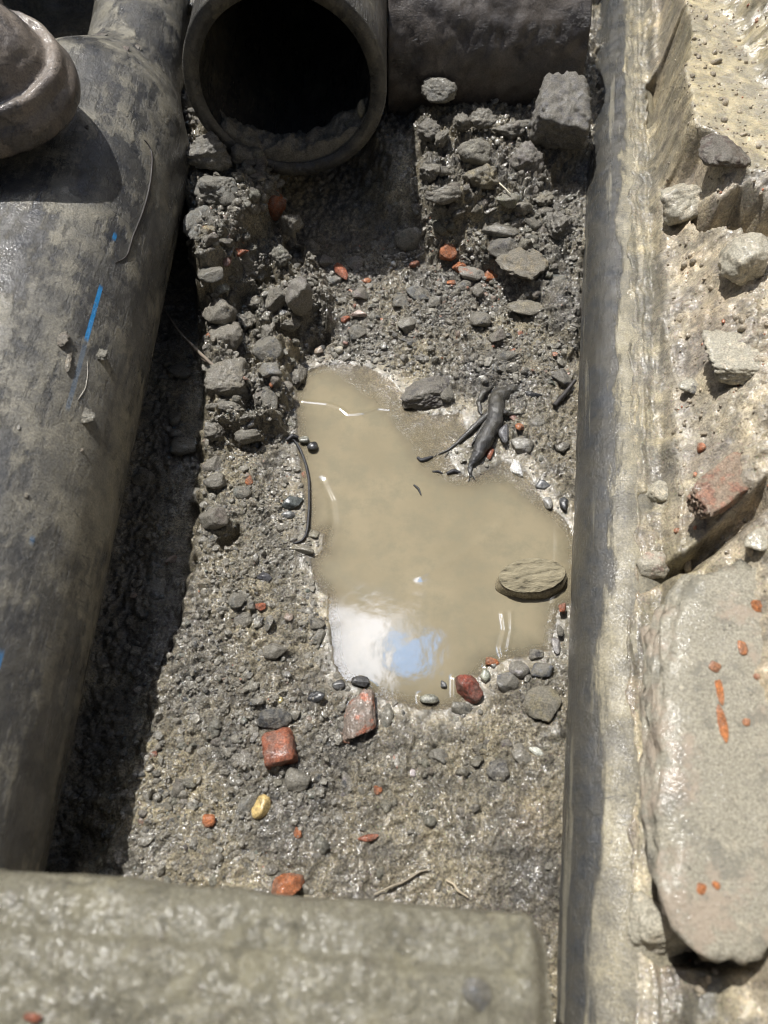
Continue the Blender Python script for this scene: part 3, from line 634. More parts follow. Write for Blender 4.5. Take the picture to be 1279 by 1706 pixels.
stone(540, 440, 30, 26, 'purple-grey crumbly stone left of the dark red brick sliver', col=(0.22, 0.2, 0.19), mat=M_CLOD)
stone(556, 468, 26, 20, 'dark blue-green stone left of the dark red brick sliver', col=(0.10, 0.11, 0.11))
stone(602, 494, 28, 24, 'round brown stone midway between brick sliver and puddle', col=(0.17, 0.14, 0.135))
stone(597, 524, 32, 14, 'smooth pinkish-brown flat stone right of the red brick bead', col=(0.27, 0.21, 0.18), mat=M_SMOOTH)
stone(595, 556, 30, 26, 'grey angular stone above the top edge of the puddle', col=(0.19, 0.19, 0.175))
stone(532, 585, 16, 16, 'brownish pebble by the top left corner of the puddle', col=(0.22, 0.18, 0.14), mat=M_SMOOTH)
stone(563, 584, 18, 16, 'pale round pebble by the top left corner of the puddle', col=(0.36, 0.34, 0.28), mat=M_SMOOTH)
stone(905, 810, 24, 16, 'dark stone with a bright wet tip at the right shore of the puddle', col=DARK, mat=M_SMOOTH)
stone(912, 840, 16, 22, 'wet grey stone at the right shore of the puddle', col=GREY, mat=M_SMOOTH)
stone(940, 838, 16, 30, 'black wet stone squeezed between puddle and right pipe', col=BLK, mat=M_SMOOTH)
stone(905, 1096 + 22, 40, 26, 'blue-grey stone lying above the tan rock', col=(0.15, 0.155, 0.165), sink=.42)
stone(892, 1090, 26, 20, 'dark stone with pale specks at the lower right puddle edge', col=(0.1, 0.095, 0.09))
stone(820, 1102 + 6, 12, 12, 'tiny round stone between submerged brick and light triangular stone', col=GREY, mat=M_SMOOTH)
stone(808, 1126, 16, 22, 'pale green pebble touching the dark red brick lump', col=(0.24, 0.25, 0.2), mat=M_SMOOTH, z=.004)

# flat stone half out of the puddle
def flat_stone():
    fc = Vector(P(884, 968, .0)); dd = depth(884, 968, .018)
    Vs, Fs = ICO[5]; q = 1 / (np.abs(Vs[:, 2]) ** 5 + np.hypot(Vs[:, 0], Vs[:, 1]) ** 5) ** .2; B = Vs * q[:, None]
    lobes = 1 + .13 * fbm(Vs[:, 0] * 1.2, Vs[:, 1] * 1.2, 3.3 + 0 * Vs[:, 0], 2)
    B = B * np.array((.5 * 124 * dd / F, .5 * 62 * dd / F * 1.12, .017)); B[:, :2] *= lobes[:, None]; B[:, 0] += 0; B[:, :2] *= (1 - .10 * smooth(-.2, .9, Vs[:, 2]))[:, None]
    B[:, 2] += .0006 * fbm(B[:, 0] * 60, B[:, 1] * 60, B[:, 2] * 60, 3)
    o = mesh_obj('flat_stone', B, Fs, mat_stone('wet_tan_stone', (0.15, 0.35), 0.2, grain=.4, mudcol=(0.24, 0.21, 0.14))); o.location = fc + Vector((0, 0, .003)); o.color = (0.20, 0.172, 0.115, 1); o.rotation_euler = (R(3), R(-2), R(7))
    return tag(o, 'flat oval stone capped with cracked tan mud in the puddle beside the right pipe', 'stone')
fs = flat_stone()
Vc, Fc_ = ICO[5]; Vc = Vc * np.array((.0490, .0262, .0024)); Vc[:, :2] *= (1 + .10 * fbm(Vc[:, 0] * 40, Vc[:, 1] * 40, 1.3 + 0 * Vc[:, 0], 3))[:, None]; Vc[:, 2] += .0010 * fbm(Vc[:, 0] * 130, Vc[:, 1] * 130, 0.5 + 0 * Vc[:, 0], 4, .65)
mc = mesh_obj('mud_cap', Vc, Fc_, None, parent=fs); mc.location = (0, .001, .0166)
_n = NB('cracked_mud'); _v = _n.voro(60, 'DISTANCE_TO_EDGE'); _a = _n.noise(60, 6, .7, stretch=(.5, 2, 1)); _b = _n.noise(350, 5, .7)
_c = _n.mix(_n.ramp(_a, .38, .62), (0.20, 0.175, 0.115), (0.33, 0.29, 0.195)); _c = _n.mix(_n.ramp(_a, .36, .43, .85, 0), _c, (0.07, 0.06, 0.04))
_bb = _n.bump(_b, .001, 1, _n.bump(_a, .006, 1))
mc.data.materials.append(_n.done(_c, .7, _bb, .3))

# mud clods on the left ledge, the mound and the far bank
clod(420, 450, 74, 62, 'broad pale clod below the thin brick flake', ang=10, col=(0.21, 0.195, 0.165))
clod(483, 377, 46, 40, 'clod jutting up just under the burnt orange brick lump', col=(0.2, 0.185, 0.155), z=.075)
clod(472, 432, 34, 36, 'greenish grey clod in the middle of the clod heap', col=(0.19, 0.19, 0.16))
clod(486, 402, 20, 38, 'narrow upright clod right of the clod heap middle', ang=10)
clod(458, 500, 34, 46, 'smooth leaning grey clod in the middle of the ledge', rough=.1, sharp=18, ang=-25)
clod(500, 500, 46, 52, 'tall squarish clod with a black shadow on its right', rough=.14, sharp=16, z=.07, flat=1.1, sink=.3, col=(0.2, 0.185, 0.17))
clod(428, 508, 34, 24, 'small clod left of the smooth leaning clod')
clod(368, 528, 60, 52, 'flat pale clod at the left edge of the ledge', rough=.15, col=(0.22, 0.2, 0.165))
clod(378, 566, 56, 48, 'pale clod above the twig', rough=.15, col=(0.22, 0.2, 0.165))
clod(412, 540, 36, 34, 'brownish clod between the pale clods and the dark gap')
clod(382, 640, 72, 62, 'large square pale clod below the twig', shape='box', sharp=9, rough=.14, col=(0.22, 0.2, 0.16), flat=.8)
clod(378, 684, 60, 26, 'layered clod under the large square pale clod', ang=4)
clod(410, 700, 60, 20, 'thin layered slab of mud at the foot of the ledge', ang=-6)
clod(418, 728, 50, 28, 'brown clod below the thin layered slab', rough=.15)
clod(360, 722, 34, 30, 'small clod at the bottom left of the ledge')
clod(486, 546, 40, 22, 'flat light clod with a dark underside above the dark angular stone', ang=8)
clod(446, 560, 24, 34, 'small pointed clod above the dark angular stone', ang=18)
clod(492, 620, 36, 60, 'pale mud hump between dark stones and puddle', sink=.45, flat=.5)
clod(520, 420, 30, 30, 'round clod at the edge of the pipe shadow')
clod(795, 262, 62, 46, 'pale lump on the middle of the mound', z=.13, col=(0.23, 0.22, 0.185), rough=.15)
clod(800, 300, 60, 44, 'yellowish lump with a dark red hollow below it on the mound', z=.125, col=(0.25, 0.22, 0.15))
clod(768, 212, 34, 32, 'round clod at the top of the mound', z=.13)
clod(738, 232, 22, 50, 'long narrow clod leaning on the left of the mound', z=.128, ang=-22)
clod(714, 225, 40, 42, 'dark clod at the left top of the mound', z=.125, col=(0.15, 0.14, 0.125))
clod(803, 205, 46, 30, 'crumbly clod at the very top of the mound', z=.13, rough=.35)
clod(852, 222, 60, 30, 'knobbly clod between the mound top and the flat grey stone', z=.12)
clod(716, 290, 40, 34, 'clod on the left slope of the mound', z=.115)
clod(745, 330, 70, 28, 'overhanging clod at the lower left edge of the mound', z=.115, rough=.2)
clod(880, 275, 60, 54, 'crumbly clod left of the dark gap under the concrete lump', z=.11, col=(0.19, 0.175, 0.165))
clod(932, 382, 54, 72, 'pitted grey clod beside the right pipe under the dark gap', ang=-20, rough=.3, col=(0.2, 0.19, 0.17))
clod(905, 335, 50, 30, 'tan clod between the mound and the pitted clod', col=(0.22, 0.2, 0.155))
clod(350, 262, 74, 60, 'rough grey clod hanging under the left side of the open pipe', z=.15, col=(0.19, 0.185, 0.17), rough=.2)
clod(362, 318, 72, 66, 'large grey clod with a white streak on the mud ledge', z=.14, rough=.12, sharp=14, flat=.5, col=(0.19, 0.19, 0.175))
clod(330, 372, 40, 80, 'pointed grey clod at the tip of the mud ledge', z=.125, rough=.14, flat=.6, col=(0.18, 0.185, 0.175))
clod(402, 262, 50, 34, 'flat clod pressed against the lower left rim of the open pipe', z=.14, rough=.2, col=(0.17, 0.165, 0.15))
stone(350, 385, 26, 16, 'yellowish stone stuck in the pointed clod of the mud ledge', col=(0.3, 0.24, 0.13), z=.135)
for i, (a, b, c_, d_, e_) in enumerate([(290, 22, 46, 30, 'flat dark green-grey stone at the top edge between the left pipe and the open pipe'),
        (268, 48, 34, 36, 'dark green stone wedged between the left pipe neck and the pale stones'),
        (296, 60, 34, 34, 'grey-green stone left of the open pipe rim'),
        (288, 104, 34, 36, 'pale brown stone beside the left rim of the open pipe'),
        (264, 88, 26, 40, 'glittering light stone on the shoulder side of the left pipe'),
        (290, 138, 28, 26, 'small pale stone in the gap between left pipe shoulder and open pipe'),
        (318, 12, 30, 26, 'small dark stone at the top edge beside the open pipe')]):
    stone(a, b, c_, d_, e_, z=.15, col=[(0.12, 0.13, 0.12), (0.07, 0.09, 0.08), (0.13, 0.14, 0.12), (0.24, 0.21, 0.19), (0.27, 0.25, 0.23), (0.25, 0.22, 0.2), DARK][i], mat=M_STONE, flat=.8)
for a, b, c_, d_, e_ in [(238, 800, 40, 34, 'shaded grey stone at the foot of the left pipe, nearest to the logo height'),
        (300, 620, 40, 30, 'shaded brownish stone in the dark gap beside the left pipe'), (262, 980, 40, 36, 'shaded round stone low in the dark gap beside the left pipe'),
        (305, 745, 50, 34, 'shaded flat stone in the middle of the dark gap'), (290, 700, 26, 26, 'small shaded stone above the flat one in the dark gap')]:
    stone(a, b, c_, d_, e_, col=BRN)

# ------------------------------------------------------------------ gravel (uncountable)
rs = np.random.RandomState(11)
GV, GF, GC, off = [], [], [], 0
variants = [rock_shape(900 + i, 2 if i < 10 else 1, 9, 20, .05, .15) for i in range(20)]
FINE = W([(640, 1230), (940, 1200), (940, 1530), (560, 1530), (600, 1400)], .02)
def scatter(n, poly, zref, rmin, rmax, power, dens=None, mudmix=.6, brickp=0.0):
    global off
    poly = np.array(poly); lo, hi = poly[:, :2].min(0), poly[:, :2].max(0)
    xs = rs.uniform(lo[0], hi[0], n * 3); ys = rs.uniform(lo[1], hi[1], n * 3)
    keep_ = (sdf(xs, ys, poly) > 0) & (sdf(xs, ys, PUDW) < -.003) & (bank_u(xs, ys) < -.05)
    xs, ys = xs[keep_][:n], ys[keep_][:n]
    clump = fbm(xs * 14, ys * 14, 6.6 + 0 * xs, 3); kk = rs.uniform(-.5, .6, len(xs)) < clump + .25
    kk &= (sdf(xs, ys, FINE) < 0) | (rs.uniform(0, 1, len(xs)) < .25)
    xs, ys = xs[kk], ys[kk]; zs = height(xs, ys)
    for x, y, z in zip(xs, ys, zs):
        r = rmin * (1 - rs.random_sample() * (1 - (rmin / rmax) ** power)) ** (-1 / power)
        Vv, Ff = variants[rs.randint(0, 10) if r > .0035 else rs.randint(10, 20)]
        s = r * rs.uniform(.7, 1.25, 3); s[2] *= .75
        q_ = rs.normal(size=4); q_ /= np.linalg.norm(q_); aa, bb, cc, dd = q_
        a_ = rs.uniform(0, 6.283); Rz = np.array([[math.cos(a_), -math.sin(a_), 0], [math.sin(a_), math.cos(a_), 0], [0, 0, 1]])
        t1, t2 = rs.normal(0, .3, 2); Rx = np.array([[1, 0, t1], [0, 1, t2], [-t1, -t2, 1]])
        Q = (Vv * s) @ (Rx @ Rz).T + np.array((x, y, z + s[2] * rs.uniform(-.6, .3)))
        t = rs.random_sample()
        if rs.random_sample() < brickp: c = np.array((0.42, 0.16, 0.085)) * rs.uniform(.6, 1.15)
        elif t < mudmix: c = np.array((0.235, 0.22, 0.182)) * rs.uniform(.75, 1.25)
        elif t < .74: c = np.array((0.20, 0.195, 0.182)) * rs.uniform(.6, 1.3)
        elif t < .88: c = np.array((0.06, 0.063, 0.065)) * rs.uniform(.7, 1.3)
        elif t < .93: c = np.array((0.25, 0.22, 0.17)) * rs.uniform(.8, 1.2)
        elif t < .945: c = np.array((0.36, 0.15, 0.09)) * rs.uniform(.7, 1.2)
        elif t < .985: c = np.array((0.10, 0.12, 0.10))
        else: c = np.array((0.45, 0.43, 0.39)) * rs.uniform(.8, 1.2)
        GV.append(Q); GF.append(Ff + off); GC.append(np.tile(c, (len(Q), 1))); off += len(Q)
allp = W([(325, 430), (500, 360), (700, 400), (975, 380), (960, 700), (945, 1100), (935, 1530), (200, 1500), (200, 1380), (330, 920), (345, 700)], .02)
top = W([(480, 400), (690, 405), (880, 440), (960, 520), (950, 640), (700, 620), (500, 600)], .02)
left = W([(340, 700), (500, 620), (520, 940), (545, 1100), (600, 1160), (560, 1400), (200, 1480), (200, 1380), (330, 920)], .02)
scatter(9000, allp, 0, .0012, .006, 2.2)
scatter(6000, top, 0, .0014, .0085, 1.9, mudmix=.45, brickp=.03)
scatter(160, W([(700, 405), (830, 430), (840, 500), (730, 500)], .04), 0, .002, .006, 1.6, mudmix=.3, brickp=.45)
scatter(70, W([(350, 405), (420, 405), (410, 450), (355, 450)], .06), 0, .002, .005, 1.6, mudmix=.3, brickp=.5)
scatter(4500, left, 0, .0015, .008, 2.0)
scatter(2600, W([(640, 190), (960, 180), (975, 420), (860, 380), (700, 340)], .1), 0, .0015, .008, 1.8, mudmix=.8)
scatter(1600, W([(320, 350), (520, 360), (540, 560), (470, 720), (340, 720)], .045), 0, .002, .009, 1.7, mudmix=.75)
scatter(1000, W([(245, 0), (335, 0), (318, 200), (460, 290), (340, 430), (306, 330)], .14), 0, .0018, .008, 1.8, mudmix=.6)
scatter(600, W([(180, 600), (335, 450), (335, 900), (190, 1430), (90, 1430)], -.03), 0, .002, .010, 1.7, mudmix=.6)
NG = len(GV); variants_g = variants
gravel = mesh_obj('gravel', np.concatenate(GV), np.concatenate(GF), M_GRAVEL, col=np.concatenate(GC), smooth_sh=False)
tag(gravel, 'wet mixed gravel and grit strewn over the muddy pit floor', 'gravel', kind='stuff')
GV, GF, GC, off = [], [], [], 0
variants = [rock_shape(1900 + i, 3, 9, 9, .36, .3) for i in range(24)]
def lumps(n, poly, rmin, rmax, col, power=1.6, emb=(-.5, .2)):
    global off
    poly = np.array(poly); lo, hi = poly[:, :2].min(0), poly[:, :2].max(0); m = 0
    while m < n:
        x, y = rs.uniform(lo[0], hi[0]), rs.uniform(lo[1], hi[1])
        if sdf(np.array([x]), np.array([y]), poly)[0] < 0 or sdf(np.array([x]), np.array([y]), PUDW)[0] > -.006: continue
        m += 1; z = gz(x, y); r_ = rmin * (1 - rs.random_sample() * (1 - (rmin / rmax) ** power)) ** (-1 / power)
        Vv, Ff = variants[rs.randint(0, 24)]; sc_ = r_ * rs.uniform(.7, 1.3, 3); sc_[2] *= .8
        M3 = np.array(Matrix.Rotation(rs.uniform(0, 6.28), 3, 'Z') @ Matrix.Rotation(rs.uniform(-.6, .6), 3, 'X'))
        Q = (Vv * sc_) @ M3.T + np.array((x, y, z + sc_[2] * rs.uniform(*emb))); c = np.array(col) * rs.uniform(.75, 1.2) * rs.uniform(.96, 1.04, 3)
        GV.append(Q); GF.append(Ff + off); GC.append(np.tile(c, (len(Q), 1))); off += len(Q)
MC = (0.235, 0.22, 0.185)
lumps(130, W([(690, 195), (960, 185), (975, 350), (860, 352), (760, 350), (700, 335)], .11), .004, .016, MC)
lumps(60, W([(690, 318), (800, 335), (960, 335), (975, 365), (840, 372), (700, 352)], .10), .006, .016, MC)
lumps(90, W([(300, 190), (400, 240), (475, 290), (420, 350), (360, 420), (318, 440), (306, 330)], .13), .004, .015, MC)
lumps(40, W([(395, 330), (470, 290), (480, 310), (410, 375), (350, 440), (330, 440)], .12), .006, .014, MC)
lumps(150, W([(334, 350), (470, 372), (520, 420), (548, 535), (505, 580), (480, 700), (350, 720), (336, 560)], .045), .004, .014, MC)
lumps(60, W([(700, 380), (960, 360), (960, 520), (860, 500)], .05), .004, .012, MC)
lumps(70, W([(200, 1300), (380, 1180), (560, 1400), (420, 1470), (200, 1470)], .02), .003, .010, MC)
lumps(80, W([(600, 1250), (930, 1200), (930, 1500), (600, 1480)], .02), .003, .009, (0.24, 0.222, 0.175), emb=(-.8, -.2))
lumps(70, W([(300, 185), (345, 190), (470, 285), (440, 310), (330, 240)], .13), .006, .016, MC, emb=(-.2, .4))
lumps(60, W([(245, 0), (335, 0), (318, 190), (290, 190)], .14), .004, .012, MC)
rub = mesh_obj('mud_rubble', np.concatenate(GV), np.concatenate(GF), mat_stone('mud_rubble', (0.38, 0.7), 0.4, attr='tint', grain=2.2, coat=.3, mudcol=(0.26, 0.243, 0.2)), col=np.concatenate(GC))
tag(rub, 'crumbled grey-brown mud lumps heaped along the ledges and banks', 'mud rubble', kind='stuff')
variants = variants_g
# crumbs on the pale bank
GV, GF, GC, off = [], [], [], 0
n = 1500; ys = rs.uniform(-.05, 1.6, n); us = rs.uniform(.045, .30, n); xs = PIPE_A + PIPE_B * ys + us; zs = height(xs, ys)
for x, y, z in zip(xs, ys, zs):
    r = .0016 * (1 - rs.random_sample() * .97) ** (-1 / 2.0); r = min(r, .009); Vv, Ff = variants[rs.randint(0, 20)]
    c = np.array((0.42, 0.36, 0.27)) * rs.uniform(.5, 1.15) if rs.random_sample() < .93 else np.array((0.45, 0.16, 0.08))
    Q = Vv * (r * rs.uniform(.7, 1.2, 3)) + np.array((x, y, z)); GV.append(Q); GF.append(Ff + off); GC.append(np.tile(c, (len(Q), 1))); off += len(Q)
bc = mesh_obj('soil_crumbs', np.concatenate(GV), np.concatenate(GF), mat_stone('bank_crumbs', (0.3, 0.6), 0.3, attr='tint', mudcol=(0.42, 0.36, 0.26)), col=np.concatenate(GC))
tag(bc, 'pale crumbs of soil scattered over the right bank', 'soil crumbs', kind='stuff')

# ------------------------------------------------------------------ pipes
def sweep(name, path, radii, mat, parent=None, seg=96, inner=None, noise=(0.0, 30), caps=True, origin=(0, 0, 0)):
    """tube along a path; with inner it is hollow with an open first end"""
    path = np.array(path, float); n = len(path); radii = np.broadcast_to(radii, (n,)).astype(float)
    T = np.gradient(path, axis=0); T /= np.linalg.norm(T, axis=1)[:, None]
    up = np.array((0, 0, 1.0)); S = np.cross(T, up); S /= np.linalg.norm(S, axis=1)[:, None] + 1e-9; U2 = np.cross(S, T)
    th = np.linspace(0, 2 * np.pi, seg, endpoint=False)
    def ring(rr): return path[:, None] + rr[:, None, None] * (np.cos(th)[None, :, None] * S[:, None] + np.sin(th)[None, :, None] * U2[:, None])
    Vo = ring(radii)
    if noise[0]:
        nn = (fbm(Vo[..., 0] * noise[1], Vo[..., 1] * noise[1], Vo[..., 2] * noise[1], 4, .55) * noise[0])
        Vo = Vo + (Vo - path[:, None]) / radii[:, None, None] * nn[..., None]
    rows = [Vo]
    if inner is not None:
        Vi = ring(radii - inner); rows = [Vi[::-1], Vo]
    Vs = np.concatenate(rows, 0); m = Vs.shape[0]; ids = np.arange(m * seg).reshape(m, seg); nxt = np.roll(ids, -1, 1)
    q = np.stack([ids[:-1], nxt[:-1], nxt[1:], ids[1:]], -1).reshape(-1, 4)
    Vf = Vs.reshape(-1, 3) - np.array(origin); Fl = [q]
    if caps and inner is None:
        c0, c1 = len(Vf), len(Vf) + 1; Vf = np.vstack([Vf, path[0] - np.array(origin), path[-1] - np.array(origin)])
        Fl.append(np.stack([nxt[0], ids[0], np.full(seg, c0)], -1)); Fl.append(np.stack([ids[-1], nxt[-1], np.full(seg, c1)], -1))
    o = mesh_obj(name, Vf, Fl, mat, parent=parent); 
    if parent is None: o.location = origin
    return o
# left pipe: big, straight, with a shoulder narrowing to a neck at the far end
ys = np.concatenate([np.linspace(-.4, 1.16, 240), np.linspace(1.17, 1.9, 110)])
rad = .17 - .075 * smooth(1.27, 1.50, ys); xc = -.522 + .030 * smooth(1.25, 1.5, ys) - .03 * smooth(1.5, 1.9, ys); zc_ = .165 + 0 * ys
lp = sweep('water_pipe', np.stack([xc, ys, zc_], 1), rad, mat_pe('muddy_black_pipe', .60, film=.42, stripe=(R(37.5), .020), mudcol=(0.178, 0.172, 0.155), axis_stretch=(1, .7, 1), dark=(0.018, 0.020, 0.025)), noise=(.0012, 14), seg=160, origin=(-.522, 0, .165))
tag(lp, 'thick black plastic pipe smeared with mud and a broken blue stripe, along the left side', 'pipe')
# right pipe
ys = np.linspace(-.5, 2.1, 260)
rp = sweep('pipe', np.stack([0 * ys, ys, 0 * ys], 1), .066, mat_pe('streaked_black_pipe', .15, film=.24, mudcol=(0.215, 0.20, 0.158), axis_stretch=(1, .18, 1), coat=.35, cream=.25, updir=.42, dark=(0.02, 0.023, 0.027)), noise=(.0022, 24), seg=128)
rp.location = (PIPE_A + .002, 0, .082); rp.rotation_euler = (0, 0, -math.atan(PIPE_B))
tag(rp, 'long dark pipe with cream mud streaks running up the right side of the pit', 'pipe')
# open pipe at the top
mouth = np.array((-.168, 1.293, .262))
ys = np.linspace(0, 1.0, 60); ys[0] = 0
pth = np.stack([mouth[0] + 0 * ys, mouth[1] + ys, mouth[2] + 0 * ys], 1)
rr_ = np.full(60, .173); rr_[0] = .1705; pth[1, 1] = pth[0, 1] + .003
op = sweep('open_pipe', pth, rr_, mat_pe('dusty_pipe', .5, mudcol=(0.105, 0.10, 0.088), dark=(0.02, 0.02, 0.02)), inner=.0255, noise=(.0012, 20), seg=160)
tag(op, 'wide dark pipe with its open round end facing the viewer, top of the pit', 'pipe')
# crosswise pipe at the top right
xs = np.linspace(.008, .385, 110)
cp = sweep('crosswise_pipe', np.stack([xs, 1.655 + 0 * xs, .165 + 0 * xs], 1), .172, mat_pe('gritty_pipe', .8, mudcol=(0.075, 0.066, 0.064), dark=(0.015, 0.013, 0.014), axis_stretch=(.5, 1, 1)), noise=(.006, 30), seg=140)
tag(cp, 'dark gritty pipe lying crosswise behind the mound at the top right', 'pipe')
# dirt lying in the open pipe
X2, Y2 = np.meshgrid(np.linspace(-.145, .145, 150), np.linspace(.003, .5, 200))
base = .026 + .045 * np.abs(X2 / .145) ** 2 * 1.3 + .008 * smooth(.0, .03, Y2) - .12 * smooth(.035, .16, Y2) + .010 * np.where(X2 > 0, 1, -.3) * smooth(.02, .1, np.abs(X2))
nz2 = fbm(X2 * 30, Y2 * 30, 2.2, 5, .6)
Zi = -.1475 + base + 0.020 * nz2; floor_ = -np.sqrt(np.maximum(.1478 ** 2 - X2 ** 2, 0)); Zi = np.where(Zi < floor_, floor_ - .002, Zi)
ii = np.arange(X2.size).reshape(X2.shape); qq = np.stack([ii[:-1, :-1], ii[:-1, 1:], ii[1:, 1:], ii[1:, :-1]], -1)
VV = np.stack([X2, Y2, Zi], -1).reshape(-1, 3)
# a front skirt gives the heap its thickness
fr = ii[0]; sk = VV[fr].copy(); sk[:, 2] = np.minimum(sk[:, 2], floor_[0]) ; sk[:, 1] += .002
nb = len(VV); VV = np.vstack([VV, sk]); ski = np.arange(nb, nb + len(fr)); q2 = np.stack([ski[:-1], ski[1:], fr[1:], fr[:-1]], -1)
M_DIRT = mat_stone('dirt_heap', (0.5, 0.8), 0.5, attr='tint', grain=2.2, mudcol=(0.3, 0.28, 0.23))
dh = mesh_obj('dirt_heap', VV, [qq.reshape(-1, 4), q2], M_DIRT, col=np.tile((0.27, 0.25, 0.21), (len(VV), 1))); dh.location = mouth
tag(dh, 'grey-brown dirt lying in the bottom of the open pipe', 'dirt heap')
def at3(name, loc, dims, label, cat, col, mat, seed, **k):
    Vv, Ff = rock_shape(seed, 4, k.get('k', 10), k.get('sharp', 18), k.get('rough', .08), .1); Vv = Vv * np.array(dims)
    o = mesh_obj(name, Vv, Ff, mat); o.location = loc; o.rotation_euler = k.get('rot', (0, 0, 0)); o.color = (*col, 1); return tag(o, label, cat)
at3('stone', mouth + (.045, .03, -.115), (.022, .02, .017), 'purplish-grey round stone in the dirt of the open pipe', 'stone', (0.19, 0.17, 0.165), M_STONE, 41)
at3('stone', mouth + (.105, .03, -.088), (.018, .018, .012), 'pale yellow-green flake on the right of the dirt in the open pipe', 'stone', (0.3, 0.29, 0.18), M_STONE, 43)
at3('stone', mouth + (.128, .02, -.055), (.008, .01, .018), 'pale chip sticking to the right inner wall of the open pipe', 'stone', (0.3, 0.29, 0.18), M_STONE, 44)

# valve cap above the left pipe at the top left: a flanged dome with a neck
axis = Vector((.10, -.10, 1.0)).normalized(); cc = P(-40, 122, .42)
prof = [(.0, .090), (.030, .087), (.056, .076), (.076, .058), (.090, .036), (.096, .024), (.099, .020), (.102, .021), (.106, .026), (.113, .025), (.118, .016), (.119, .008), (.122, .002), (.128, -.004), (.131, -.014), (.130, -.034), (.118, -.040), (.0, -.040)]
def lathe(name, prof, mat, parent, seg=128, noise=.0012):
    pr = np.array(prof); # resample
    s = np.concatenate([[0], np.cumsum(np.hypot(*np.diff(pr, axis=0).T))]); tt = np.linspace(0, s[-1], 110)
    r_, z_ = np.interp(tt, s, pr[:, 0]), np.interp(tt, s, pr[:, 1]); th = np.linspace(0, 2 * np.pi, seg, endpoint=False)
    k = np.ones(5) / 5; r_[3:-3] = np.convolve(r_, k, 'same')[3:-3]; z_[3:-3] = np.convolve(z_, k, 'same')[3:-3]
    Vv = np.stack([r_[:, None] * np.cos(th), r_[:, None] * np.sin(th), z_[:, None] + 0 * th], -1)
    nn = fbm(Vv[..., 0] * 35, Vv[..., 1] * 35, Vv[..., 2] * 35, 4, .6) * noise; Vv[..., 2] += nn
    ids = np.arange(Vv.shape[0] * seg).reshape(-1, seg); nx2 = np.roll(ids, -1, 1)
    return mesh_obj(name, Vv.reshape(-1, 3), np.stack([ids[:-1], ids[1:], nx2[1:], nx2[:-1]], -1).reshape(-1, 4), mat, parent=parent)
M_CAST = mat_pe('muddy_cast_iron', .8, mudcol=(0.15, 0.13, 0.12), dark=(0.03, 0.026, 0.022), axis_stretch=(1, 1, 1))
vc = empty('valve_cap', cc, 'round brown muddy iron flange with a domed centre at the top left corner', 'pipe fitting')
vc.rotation_euler = axis.to_track_quat('Z', 'Y').to_euler()
lathe('flange', prof, M_CAST, vc, noise=.004)
sweep('neck', [(.052 + .02 * t, .015 + .15 * t, .045 + .05 * t) for t in np.linspace(0, 1, 40)], .026 + .006 * np.linspace(0, 1, 40), M_CAST, parent=vc, noise=(.003, 30), seg=48)
sweep('rib', [(.012 + .012 * math.sin(t * 2.2), .03 + .12 * t, .07 + .01 * math.sin(t * 3)) for t in np.linspace(0, 1, 30)], .012, M_CAST, parent=vc, noise=(.002, 40), seg=24)

# near beam at the bottom
def beam():
    a = P(-60, 1437, .33); b = P(917, 1523, .33); dx = b - a; L = np.linalg.norm(dx[:2]); ang = math.atan2(dx[1], dx[0])
    prof = [(0, -.075), (.0, -.02), (-.003, -.006), (-.012, .0), (-.028, .003), (-.040, .0035), (-.046, .010), (-.058, .013), (-.16, .014), (-.175, .006), (-.18, -.01), (-.18, -.075)]
    pr = np.array(prof); s = np.concatenate([[0], np.cumsum(np.hypot(*np.diff(pr, axis=0).T))]); tt = np.linspace(0, s[-1], 110)
    yy, zz = np.interp(tt, s, pr[:, 0]), np.interp(tt, s, pr[:, 1]); xx = np.linspace(-.5, L, 420)
    A, B = np.meshgrid(xx, np.arange(110)); Vv = np.stack([A, yy[B.astype(int)], zz[B.astype(int)]], -1)
    e = smooth(L - .022, L, A); Vv[..., 2] -= .02 * e ** 2; Vv[..., 1] -= .012 * e ** 2 * (Vv[..., 1] > -.06)
    nn = fbm(A * 16, Vv[..., 1] * 16, Vv[..., 2] * 16, 5, .55); n3 = fbm(A * 90, Vv[..., 1] * 90, Vv[..., 2] * 90, 3, .6); Vv[..., 2] += .006 * nn + .003 * n3; Vv[..., 1] += .003 * nn
    ids = np.arange(A.size).reshape(A.shape); q_ = np.stack([ids[:-1, :-1], ids[:-1, 1:], ids[1:, 1:], ids[1:, :-1]], -1).reshape(-1, 4)
    V2 = Vv.reshape(-1, 3); c = len(V2); V2 = np.vstack([V2, [[L, -.09, -.04]]]); endc = ids[:, -1]
    cap_ = np.stack([endc[:-1], endc[1:], np.full(109, c)], -1)
    cc_ = np.array((L, -.09)); 
    o = mesh_obj('concrete_beam', V2, [q_, cap_], mat_stone('muddy_beam', (0.22, 0.45), 0.85, grain=1.7, mudcol=(0.28, 0.26, 0.19), spec=.6, coat=.5, mottle=((0.36, 0.33, 0.225), (0.15, 0.14, 0.105), (0.08, 0.075, 0.055)))); o.location = a; o.rotation_euler = (0, 0, ang); o.color = (0.20, 0.18, 0.135, 1)
    return tag(o, 'mud-covered beam crossing the near bottom of the pit, out of focus', 'beam')
beam()
stone(793, 1656, 46, 48, 'rounded grey stone lying on the near beam', z=.345, col=(0.2, 0.21, 0.22), mat=M_STONE, sink=.45)
brick(55, 1694, 30, 16, 'red brick chip on the near beam at the bottom left', z=.345, sink=.45)

